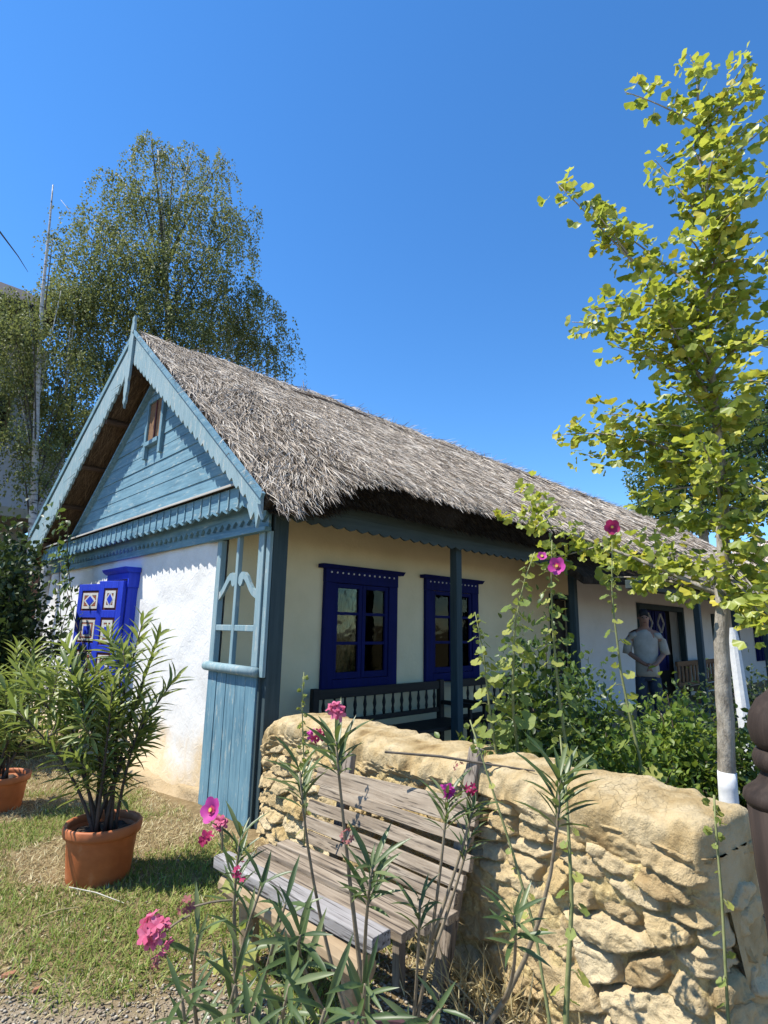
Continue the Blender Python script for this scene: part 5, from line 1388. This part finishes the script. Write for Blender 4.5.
# dark shrub and climbing vine at the left corner of the cottage
shrub('corner_shrub', (1.45, 8.35, 0), .75, 1.0, 2.35, 12000, 'dark_leaf', 'big dark shrub at the left edge, before the far corner of the cottage', 'bush', L=(.06, .10), seed=72, clumps=44, stems=8)
rnd = random.Random(73); RNG = np.random.default_rng(73)
vn = thing('climbing_vine', (2.35, 9.95, 0), 'leafy vine hanging over the left end of the blue gable ledge', 'vine')
P, A, N, S = [], [], [], []
for a, c2 in (((60, 500), (62, 640)), ((68, 520), (72, 600)), ((60, 560), (88, 660)), ((70, 600), (50, 690)), ((58, 640), (48, 740))):
    pts = bez(on(a[0], a[1], 'x', 2.30), on(c2[0], c2[1], 'x', 2.42), (-.05, 0, 0), 9)
    b = MB(); b.tube(pts, .006, 5); b.build('stem', MAT['stem_dark'], vn)
    for u_ in np.linspace(0, 1, 46):
        p = poly_at(pts, [u_])[0]+RNG.normal(size=3)*.07
        P.append(p); A.append(np.array([-.5, -.3, -.6])+RNG.normal(size=3)*.4); N.append(np.array([-.6, .1, .6])+RNG.normal(size=3)*.3); S.append(rnd.uniform(.09, .16))
v, f = scatter(T_OVAL, P, A, N, S); mesh('foliage', v, f, MAT['rose_leaf'], vn)
b = MB(); b.tube([(2.45, 10.75, 0), (2.45, 10.8, 1.2), (2.46, 10.82, 2.6)], .075, 10)
t = b.build('corner_pole', MAT['birch_bark']); tag(t, 'pale round pole under the far left corner of the thatched gable', 'pole')

# ================================================================== THE MAN ON THE PORCH
def person_standing():
    """skinned joint by joint, facing local -Y, then turned and set down on the path"""
    t = thing('person', (8.72, 3.40, .13), 'man in a grey t-shirt, dark cap and dark jeans, hands joined, in the porch shade', 'person')
    t.rotation_euler = (0, 0, 0)
    ang = math.radians(-62); ca, sa = math.cos(ang), math.sin(ang)
    def W(p): return (8.72+.98*(p[0]*ca-p[1]*sa), 3.40+.98*(p[0]*sa+p[1]*ca), .13+p[2]*.98)
    def skin(name, verts, edges, mat, root=0, parent=t, lv=2):
        V = np.array([W(v[:3]) for v in verts])-wloc(parent)
        me = bpy.data.meshes.new(name); me.from_pydata([tuple(v) for v in V], edges, []); me.update()
        o = bpy.data.objects.new(name, me); COL.objects.link(o); o.parent = parent; me.materials.append(mat)
        sm = o.modifiers.new('skin', 'SKIN'); sm.use_smooth_shade = True
        for k, v in enumerate(verts):
            r_ = v[3]; me.skin_vertices[0].data[k].radius = r_ if hasattr(r_, '__len__') else (r_, r_)
            me.skin_vertices[0].data[k].use_root = (k == root)
        sd = o.modifiers.new('sub', 'SUBSURF'); sd.levels = lv; sd.render_levels = lv
        return o
    # body: pelvis, spine, neck, head, arms bent to join hands in front, legs
    bv = [(0, 0, .98, (.14, .10)), (0, .01, 1.15, (.135, .10)), (0, .01, 1.34, (.155, .11)), (0, .01, 1.50, (.10, .08)), (0, -.005, 1.58, (.055, .058)), (0, -.02, 1.66, (.072, .088)), (0, -.02, 1.76, (.078, .096)), (0, -.01, 1.84, (.05, .06)),
          (.19, .01, 1.47, .060), (.25, .02, 1.20, .042), (.10, -.20, 1.05, .031), (.03, -.235, 1.02, (.03, .022)),
          (-.19, .01, 1.47, .060), (-.25, .02, 1.20, .042), (-.08, -.21, 1.06, .031), (-.01, -.245, 1.03, (.03, .022)),
          (.09, 0, .88, .085), (.12, -.02, .50, .056), (.13, .02, .09, .042), (.14, -.13, .04, .035),
          (-.09, 0, .88, .085), (-.11, -.02, .50, .056), (-.12, .02, .09, .042), (-.13, -.13, .04, .035)]
    be = [(0, 1), (1, 2), (2, 3), (3, 4), (4, 5), (5, 6), (6, 7), (3, 8), (8, 9), (9, 10), (10, 11), (3, 12), (12, 13), (13, 14), (14, 15), (0, 16), (16, 17), (17, 18), (18, 19), (0, 20), (20, 21), (21, 22), (22, 23)]
    body = skin('body', bv, be, MAT['skin'])
    for side in (1, -1):
        bx_ = .02*side
        for k in range(4):
            q = [(bx_+.012*side-.008*k*side, -.255-.004*k, 1.03-.018*k, .011), (bx_-.018*side-.008*k*side, -.272, 1.015-.018*k, .010), (bx_-.045*side-.006*k*side, -.262, 1.00-.018*k, .009)]
            skin('finger', q, [(0, 1), (1, 2)], MAT['skin'], parent=body, lv=1)
        skin('thumb', [(bx_+.01*side, -.245, 1.05, .012), (bx_-.01*side, -.275, 1.055, .010), (bx_-.028*side, -.285, 1.045, .009)], [(0, 1), (1, 2)], MAT['skin'], parent=body, lv=1)
        skin('ear', [(.076*side, -.01, 1.70, (.010, .018)), (.082*side, .0, 1.735, (.010, .020))], [(0, 1)], MAT['skin'], parent=body, lv=1)
        b = MB(); b.lathe((0, 0, 0), [(.001, -.009), (.009, -.004), (.009, .004), (.001, .009)], 8); b.v = [W((p[0]+.031*side, p[1]-.108, p[2]+1.725)) for p in b.v]; b.build('eye', MAT['eye'], body, smooth=True)
    skin('nose', [(0, -.105, 1.735, .010), (0, -.128, 1.695, .015), (0, -.108, 1.685, .012)], [(0, 1), (1, 2)], MAT['skin'], parent=body, lv=1)
    skin('mouth', [(-.024, -.104, 1.652, .005), (0, -.112, 1.652, .008), (.024, -.104, 1.652, .005)], [(0, 1), (1, 2)], MAT['maroon'], parent=body, lv=1)
    skin('hair', [(0, .025, 1.70, (.074, .085)), (0, .0, 1.80, (.086, .108)), (0, -.01, 1.86, (.055, .07)), (0, -.12, 1.80, (.06, .012))], [(0, 1), (1, 2), (1, 3)], MAT['hair'], 1)
    def loft(name, chains, mat, n=20):
        b = MB()
        for rings in chains:
            V = []; 
            for k, (c, rx, ry, ax) in enumerate(rings):
                c = np.array(c, float); a = np.array(rings[min(k+1, len(rings)-1)][0], float)-np.array(rings[max(k-1, 0)][0], float); a /= np.linalg.norm(a)
                e1 = np.array(ax, float); e1 = e1-a*(e1@a); e1 /= np.linalg.norm(e1); e2 = np.cross(a, e1)
                for q in range(n):
                    g = 2*math.pi*q/n; wr = 1+.025*math.sin(q*2.1+k*1.7)
                    V.append(W(c+wr*(rx*math.cos(g)*e1+ry*math.sin(g)*e2)))
            F = [(k*n+q, k*n+(q+1) % n, (k+1)*n+(q+1) % n, (k+1)*n+q) for k in range(len(rings)-1) for q in range(n)]
            F += [tuple(range(n))[::-1], tuple(range((len(rings)-1)*n, len(rings)*n))]
            b.add(V, F)
        return b.build(name, mat, t, smooth=True)
    X_ = (1, 0, 0)
    sh = loft('shirt', [[((0, 0, .86), .165, .118, X_), ((0, 0, .95), .165, .122, X_), ((0, .005, 1.10), .160, .118, X_), ((0, .01, 1.28), .172, .120, X_), ((0, .01, 1.40), .182, .115, X_), ((0, .01, 1.475), .172, .10, X_), ((0, .005, 1.52), .13, .085, X_), ((0, 0, 1.555), .075, .068, X_)],
                        [((.12, .01, 1.475), .05, .085, (0, 0, 1)), ((.18, .01, 1.455), .062, .085, (0, 0, 1)), ((.225, .015, 1.38), .064, .066, (0, 1, 0)), ((.25, .02, 1.28), .064, .064, (0, 1, 0)), ((.268, .022, 1.18), .066, .064, (0, 1, 0))],
                        [((-.12, .01, 1.475), .05, .085, (0, 0, 1)), ((-.18, .01, 1.455), .062, .085, (0, 0, 1)), ((-.225, .015, 1.38), .064, .066, (0, 1, 0)), ((-.25, .02, 1.28), .064, .064, (0, 1, 0)), ((-.268, .022, 1.18), .066, .064, (0, 1, 0))]], MAT['cloth_shirt'])
    loft('jeans', [[((0, 0, .97), .142, .10, X_), ((0, 0, .88), .150, .108, X_), ((0, 0, .80), .158, .112, X_)],
                   [((.085, 0, .84), .092, .110, X_), ((.10, -.01, .66), .086, .095, X_), ((.12, -.02, .48), .072, .078, X_), ((.128, .01, .26), .066, .074, X_), ((.13, .02, .06), .066, .078, X_)],
                   [((-.085, 0, .84), .092, .110, X_), ((-.10, -.01, .66), .086, .095, X_), ((-.115, -.02, .48), .072, .078, X_), ((-.12, .01, .26), .066, .074, X_), ((-.12, .02, .06), .066, .078, X_)]], MAT['jeans'])
    for side in (1, -1):
        skin('shoe', [(.13*side, .04, .05, (.045, .04)), (.135*side, -.06, .035, (.042, .032)), (.14*side, -.15, .03, (.035, .025))], [(0, 1), (1, 2)], MAT['shoe'], lv=2)
    return t
person_standing()

# ================================================================== BIRCHES AND FAR TREES
def birch(name, trunk_px, D, clusters, n_str, label, seed, mat='birch', L=(.055, .085), r0=.11, limbs=True, drop=(.8, 3.0), grp='birches behind the cottage', z0=0):
    global rnd, RNG
    rnd = random.Random(seed); RNG = np.random.default_rng(seed)
    q = [at(px, py, D) for px, py in trunk_px]; b0 = np.array([q[0][0], q[0][1], 0])
    t = thing(name, tuple(map(float, b0)), label, 'tree', grp)
    pts = [b0]+q; fine = [poly_at(pts, [u_])[0] for u_ in np.linspace(0, 1, 26)]
    b = MB(); b.tube(fine, list(np.linspace(r0, .015, 26)), 10); b.build('trunk', MAT['birch_bark'], t, smooth=True)
    cs = [(at(px, py, D+dd), r) for px, py, dd, r in clusters]
    P, A, N = [], [], []; wts = np.array([r**2 for _, r in cs]); wts /= wts.sum()
    lim = MB()
    for c, r in cs:
        uu = min(.97, max(.25, (c[2]-1.5)/max(3, pts[-1][2])*.8)); p0 = poly_at(pts, [uu])[0]
        lp = bez(p0, c+np.array([0, 0, r*.6]), (0, 0, .3), 8)
        b = MB(); b.tube(lp, list(np.linspace(r0*.20, .006, 8)), 6); b.build('limb', MAT['birch_bark' if rnd.random() < .4 else 'twig'], t, smooth=True)
    idx = RNG.choice(len(cs), n_str, p=wts)
    for i in idx:
        c, r = cs[i]; d_ = rdir(1)[0]; d_[2] = abs(d_[2])*.9-.15
        st = c + d_*r*(.35+.65*rnd.random()); ln = rnd.uniform(*drop)*(.5+.5*min(1.5, r)); out = norm((st-c)[None])[0]*np.array([1, 1, 0])
        m_ = int(ln/.062)+3; tt = np.linspace(0, 1, m_)[:, None]
        sp = st + out*(.30*ln*tt - .14*ln*tt*tt) + np.array([0, 0, 1])*(.12*ln*tt - 1.0*ln*tt*tt) + RNG.normal(size=(m_, 3))*.034
        P.append(sp); A.append(np.array([0, 0, -.7])+out*.3+RNG.normal(size=(m_, 3))*.5); N.append(np.array([-.5, .2, .5])+RNG.normal(size=(m_, 3))*.6)
    P = np.concatenate(P); S = L[0]+(L[1]-L[0])*RNG.random(len(P))
    v, f = scatter(T_SMALL, P, np.concatenate(A), np.concatenate(N), S); mesh('crown', v, f, MAT[mat], t)
    return t
birch('birch_tree', [(165, 420), (168, 330), (165, 240), (158, 150)], 17.5,
    [(150, 150, 0, .55), (172, 165, .6, .8), (215, 170, .5, .75), (205, 215, -.8, 1.3), (155, 215, 0, 1.3), (120, 190, .5, .8), (100, 235, 0, 1.1), (180, 270, -1, 1.5), (235, 240, .5, .9), (245, 300, 0, 1.0), (215, 320, .5, 1.4), (268, 305, .3, .55), (283, 318, .2, .35), (240, 345, 1, 1.2), (130, 280, -.5, 1.5), (100, 310, 0, 1.3), (165, 330, -1, 1.5), (75, 265, 0, .8), (150, 370, 0, 1.3), (110, 390, .5, 1.2), (262, 350, .6, .7), (60, 320, 0, 1.0), (80, 420, -.5, 1.2), (140, 430, 0, 1.2), (45, 390, 0, .9), (190, 380, 0, 1.0), (100, 460, 0, 1.0), (150, 138, 0, .3), (225, 158, .2, .35), (128, 160, 0, .35), (285, 335, .2, .4), (255, 215, .3, .35), (60, 205, .2, .3), (192, 150, .2, .35), (292, 350, .3, .3), (278, 370, .4, .4)],
    2700, 'big weeping birch with a full grey-green crown rising behind the thatched gable', 81, r0=.2, L=(.06, .10))
birch('birch_tree', [(31, 560), (35, 470), (37, 400), (42, 300), (50, 220), (53, 185)], 15.0,
    [(60, 300, .5, .7), (30, 330, -.5, .7), (70, 370, 0, .9), (15, 380, .3, .8), (60, 410, .5, .7), (95, 420, .3, .7), (52, 240, .2, .3), (25, 300, .5, .5), (8, 340, .3, .9), (12, 440, 0, .8), (45, 450, .3, .8), (20, 400, .6, .9), (5, 370, .8, .9), (10, 310, .8, .7), (30, 480, 0, .7)],
    1050, 'slender white-stemmed birch with a bare top, left of the gable', 82, r0=.12, L=(.055, .09), drop=(.4, 1.2))
birch('birch_tree', [(58, 560), (62, 470), (66, 380), (70, 330)], 16.5,
    [(60, 440, 0, .6), (85, 360, .3, .8), (85, 440, .3, .6), (75, 300, 0, .8)], 620, 'second thin birch stem between the bare-topped birch and the blue bargeboard', 83, r0=.10, L=(.06, .09), drop=(.4, 1.2))
# bare boughs of the slender birch that reach to the left
gb = thing('bare_branch', tuple(map(float, at(-30, 400, 15.2)*np.array([1, 1, 0]))), 'bare forked bough against the sky at the upper left edge', 'branch')
b = MB(); b.tube([at(-30, 195, 15.2), at(0, 232, 15.2), at(18, 256, 15.2), at(28, 272, 15.2)], [.03, .02, .012, .005], 6)
b.build('bough', MAT['twig'], gb); b = MB(); b.tube([at(-30, 500, 15.2)*np.array([1, 1, 0]), at(-30, 400, 15.2), at(-30, 195, 15.2)], [.1, .08, .05], 8); b.build('trunk', MAT['bark'], gb)
def broadleaf(name, D, trunk_px, clusters, n, label, seed, mat='dark_leaf', L=(.16, .28), grp='trees beyond the roof'):
    global rnd, RNG
    rnd = random.Random(seed); RNG = np.random.default_rng(seed)
    q = [at(px, py, D) for px, py in trunk_px]; b0 = np.array([q[0][0], q[0][1], 0])
    t = thing(name, tuple(map(float, b0)), label, 'tree', grp)
    b = MB(); b.tube([b0]+q, list(np.linspace(.35, .08, len(q)+1)), 10); b.build('trunk', MAT['bark'], t, smooth=True)
    cs = [(at(px, py, D+dd), r) for px, py, dd, r in clusters]; wts = np.array([r**2 for _, r in cs]); wts /= wts.sum()
    P, A, N = [], [], []
    for c, r in cs:
        b = MB(); b.tube(bez(q[0], c, (0, 0, .4), 7), list(np.linspace(.12, .02, 7)), 6); b.build('limb', MAT['bark'], t)
        m_ = int(n*r*r/sum(r_**2 for _, r_ in cs)); d_ = rdir(m_); rr = r*(.55+.5*RNG.random(m_)**.6)*(1+.25*fbm(d_[:, 0]*2.2, d_[:, 1]*2.2, d_[:, 2]*2.2+seed, 2))
        pp = c + d_*rr[:, None]*np.array([1, 1, .85]); P.append(pp); A.append(d_*.5+RNG.normal(size=(m_, 3))*.6); N.append(d_*.7+np.array([-.2, .1, .6])+RNG.normal(size=(m_, 3))*.4)
    P = np.concatenate(P); S = L[0]+(L[1]-L[0])*RNG.random(len(P))
    v, f = scatter(T_OVAL, P, np.concatenate(A), np.concatenate(N), S); mesh('crown', v, f, MAT[mat], t)
broadleaf('walnut_tree', 36, [(700, 500), (700, 470)], [(690, 445, 0, 2.4), (660, 480, 0, 1.9), (720, 430, 1, 2.2), (700, 500, 0, 2.4), (740, 490, 1, 2.4), (665, 515, 0, 1.8), (645, 520, 0, 1.2), (676, 430, 1, 1.3)], 15000, 'dark round-crowned tree beyond the thatch ridge, behind the ginkgo', 91, mat='rose_leaf')
broadleaf('walnut_tree', 42, [(775, 470), (775, 430)], [(765, 405, 0, 1.9), (780, 430, 0, 2.4), (775, 480, 0, 2.5), (745, 440, 1, 1.4)], 8000, 'dark tree cut off by the right edge, beyond the thatch ridge', 92, mat='dark_leaf')

# ================================================================== NEIGHBOUR'S HOUSE, LEFT
nb = thing('neighbour_house', (1.5, 19, 0), 'two-storey neighbour house with a pale blue-grey balcony wall, behind the birches at left', 'house')
MB().box(-4, 3.6, 19.2, 26, 0, 4.3).build('lower_wall', MAT['far_trim'], nb)
MB().box(-4, 3.6, 19.21, 26, 4.55, 10.0).build('upper_wall', MAT['far_wall'], nb)
MB().box(-4.2, 3.9, 17.3, 26, 4.3, 4.55).build('balcony_slab', MAT['far_trim'], nb)
MB().box(-4.2, 3.9, 17.3, 17.42, 4.552, 6.3).build('balcony_wall', MAT['far_wall'], nb)
MB().box(3.78, 3.9, 17.425, 19.2, 4.552, 6.3).build('balcony_wall', MAT['far_wall'], nb)
MB().prism([(-5, 16.8, 9.9), (-5, 16.8, 10.15), (-5, 22, 13.2), (-5, 27, 10.15), (-5, 27, 9.9)], (8.2, 0, 0)).build('roof', MAT['roof_brown'], nb)
for x in (-3.5, 0.2, 3.5):
    MB().box(x, x+.25, 17.5, 17.75, 0, 4.295).build('pillar', MAT['far_trim'], nb)
for x in (-1.6, 1.6):
    w_ = MB().box(x, x+1.2, 19.13, 19.19, 6.6, 8.2).build('window', MAT['brown_wood'], nb); MB().box(x+.1, x+1.1, 19.10, 19.125, 6.7, 8.1).build('pane', MAT['glass'], w_)
w_ = MB().box(.6, 2.6, 19.12, 19.19, .2, 2.6).build('door', MAT['dark_wood'], nb)
MB().box(3.6, 9.0, 19.5, 25, 0, 4.1).build('side_wing', MAT['roof_brown'], nb)
MB().box(-2.5, 6.5, 14.2, 14.5, 0, 2.6).build('garden_wall', MAT['far_brick'])
o = bpy.data.objects['garden_wall']; tag(o, 'terracotta brick garden wall behind the corner shrub at the left edge', 'wall')

# ================================================================== GRASS, GRAVEL, LITTER
rnd = random.Random(101); RNG = np.random.default_rng(101)
def blades(n, fn, h, wd, mat, name, lean=1.1):
    x = .1+2.9*RNG.random(n); y = 1.8+8*RNG.random(n)**1.4
    d_ = fn(x, y); k = RNG.random(n) < d_; x, y = x[k], y[k]; n = len(x)
    a = RNG.random(n)*6.28; hh = h[0]+(h[1]-h[0])*RNG.random(n)**1.5; ln = lean*RNG.random(n)+.15
    A = np.stack([np.cos(a)*ln, np.sin(a)*ln, np.ones(n)], -1); N = np.stack([np.cos(a+RNG.normal(size=n)), np.sin(a), .3*np.ones(n)], -1)
    P = np.stack([x, y, np.zeros(n)], -1)
    T, F = leaf_tpl([(0, 0), (.05, wd), (.6, wd*.7), (1, 0)], .1, .45)
    v, f = scatter((T, F), P, A, N, hh)
    o = mesh(name, v, f, mat); tag(o, kind='stuff'); return o
def patch(x, y): return fbm(x*1.5, y*1.5, 4., 3)
def edge_(x, y): return smooth01((x+y-4.0+.55*patch(x+7, y))/.55)
def not_path(x, y): return 1-smooth01((x-2.42)/.1)
o = blades(150000, lambda x, y: edge_(x, y)*not_path(x, y)*smooth01(.56+patch(x, y)*1.3), (.02, .065), .055, MAT['grass'], 'grass')
tag(o, 'short green grass growing in the sunny yard', 'grass')
o = blades(110000, lambda x, y: smooth01((x+y-3.55+.55*patch(x+7, y))/.4)*not_path(x, y)*smooth01(.50-patch(x, y)*.6), (.015, .06), .06, MAT['dry_grass'], 'dry_grass', lean=1.6)
tag(o, 'dry straw-coloured grass among the green and the gravel', 'grass')
# dry tuft at the foot of the stone wall
n = 900; c = on(500, 990, 'z', 0); P = np.stack([c[0]-.03+.12*RNG.normal(size=n), c[1]-.05+.20*RNG.normal(size=n), np.zeros(n)], -1)
A = np.stack([.6*RNG.normal(size=n)-.2, .6*RNG.normal(size=n), np.ones(n)], -1)
v, f = scatter(leaf_tpl([(0, 0), (.05, .018), (.6, .013), (1, 0)], .1, .5), P, A, RNG.normal(size=(n, 3)), .08+.22*RNG.random(n))
o = mesh('dry_grass', v, f, MAT['dry_grass']); tag(o, 'tuft of dry grass at the foot of the stone wall', 'grass', kind='stuff')
# gravel
n = 30000
x = .2+2.3*RNG.random(n); y = .9+3.4*RNG.random(n); k = (RNG.random(n) < 1.05-edge_(x, y)) & (x < 2.35); x, y = x[k], y[k]; n = len(x)
oc = np.array([(1, 0, 0), (-1, 0, 0), (0, 1, 0), (0, -1, 0), (0, 0, 1), (0, 0, -1), (.65, .65, .3), (-.65, .6, .35), (.6, -.65, .3), (-.62, -.6, .3)], float)
of = np.array([(4, 0, 6), (4, 6, 2), (4, 2, 7), (4, 7, 1), (4, 1, 9), (4, 9, 3), (4, 3, 8), (4, 8, 0), (5, 6, 0), (5, 2, 6), (5, 7, 2), (5, 1, 7), (5, 9, 1), (5, 3, 9), (5, 8, 3), (5, 0, 8)])
s_ = .003+.008*RNG.random(n)**2.4
V = oc[None]*(s_[:, None, None])*(1+.3*RNG.normal(size=(n, 10, 1))*.6)*np.array([1.2, 1, .7]); a = RNG.random(n)*6.28
X = V[:, :, 0]*np.cos(a)[:, None]-V[:, :, 1]*np.sin(a)[:, None]; Y = V[:, :, 0]*np.sin(a)[:, None]+V[:, :, 1]*np.cos(a)[:, None]
V = np.stack([X+x[:, None], Y+y[:, None], V[:, :, 2]+(s_*.4)[:, None]], -1)
o = mesh('gravel', V.reshape(-1, 3), (of[None]+(np.arange(n)*10)[:, None, None]).reshape(-1, 3), MAT['pebble']); tag(o, 'pale gravel along the near edge of the yard', 'gravel', kind='stuff')
p, q = on(69, 887, 'z', .035), on(124, 903, 'z', .02)
t = MB().tube([p, (p+q)/2+np.array([0, 0, .012]), q], [.0028, .0034, .002], 6).build('dry_stick', MAT['dry']); tag(t, 'bleached stick lying on the grass in front of the terracotta pot', 'stick')
p, q = on(38, 917, 'z', .03), on(78, 907, 'z', .03)
t = MB().tube([p, (p+q)/2+np.array([0, 0, .01]), q], [.003, .004, .003], 6).build('dry_stalk', MAT['dry_grass']); tag(t, 'thin straw stalk on the grass left of the bleached stick', 'stalk')

# a twig lying along the coping, and tile shards in the gravel
p, q = on(385, 752, 'z', .965), on(535, 771, 'z', .97)
t = MB().tube([p, p*.6+q*.4+np.array([0, 0, .012]), p*.3+q*.7+np.array([0, 0, .004]), q], [.006, .007, .006, .003], 6).build('brown_twig', MAT['twig']); tag(t, 'long thin brown twig lying along the top of the clay coping', 'twig')
for k, (px, py, sz, lb) in enumerate(((8, 978, .028, 'orange tile shard in the gravel at the left edge'), (36, 993, .018, 'small orange tile shard in the gravel, just right of the larger one'))):
    c = on(px, py, 'z', .0); pl = [(c[0]+sz*(1+.25*math.sin(a*3.1+k))*math.cos(a), c[1]+sz*.7*(1+.2*math.cos(a*2.3))*math.sin(a), .006) for a in np.linspace(0, 5.4, 7)]
    t = MB().prism(pl, (.004, 0, .014)).build('tile_shard', MAT['far_brick'], bevel=.002); tag(t, lb, 'shard', 'tile shards in the gravel')
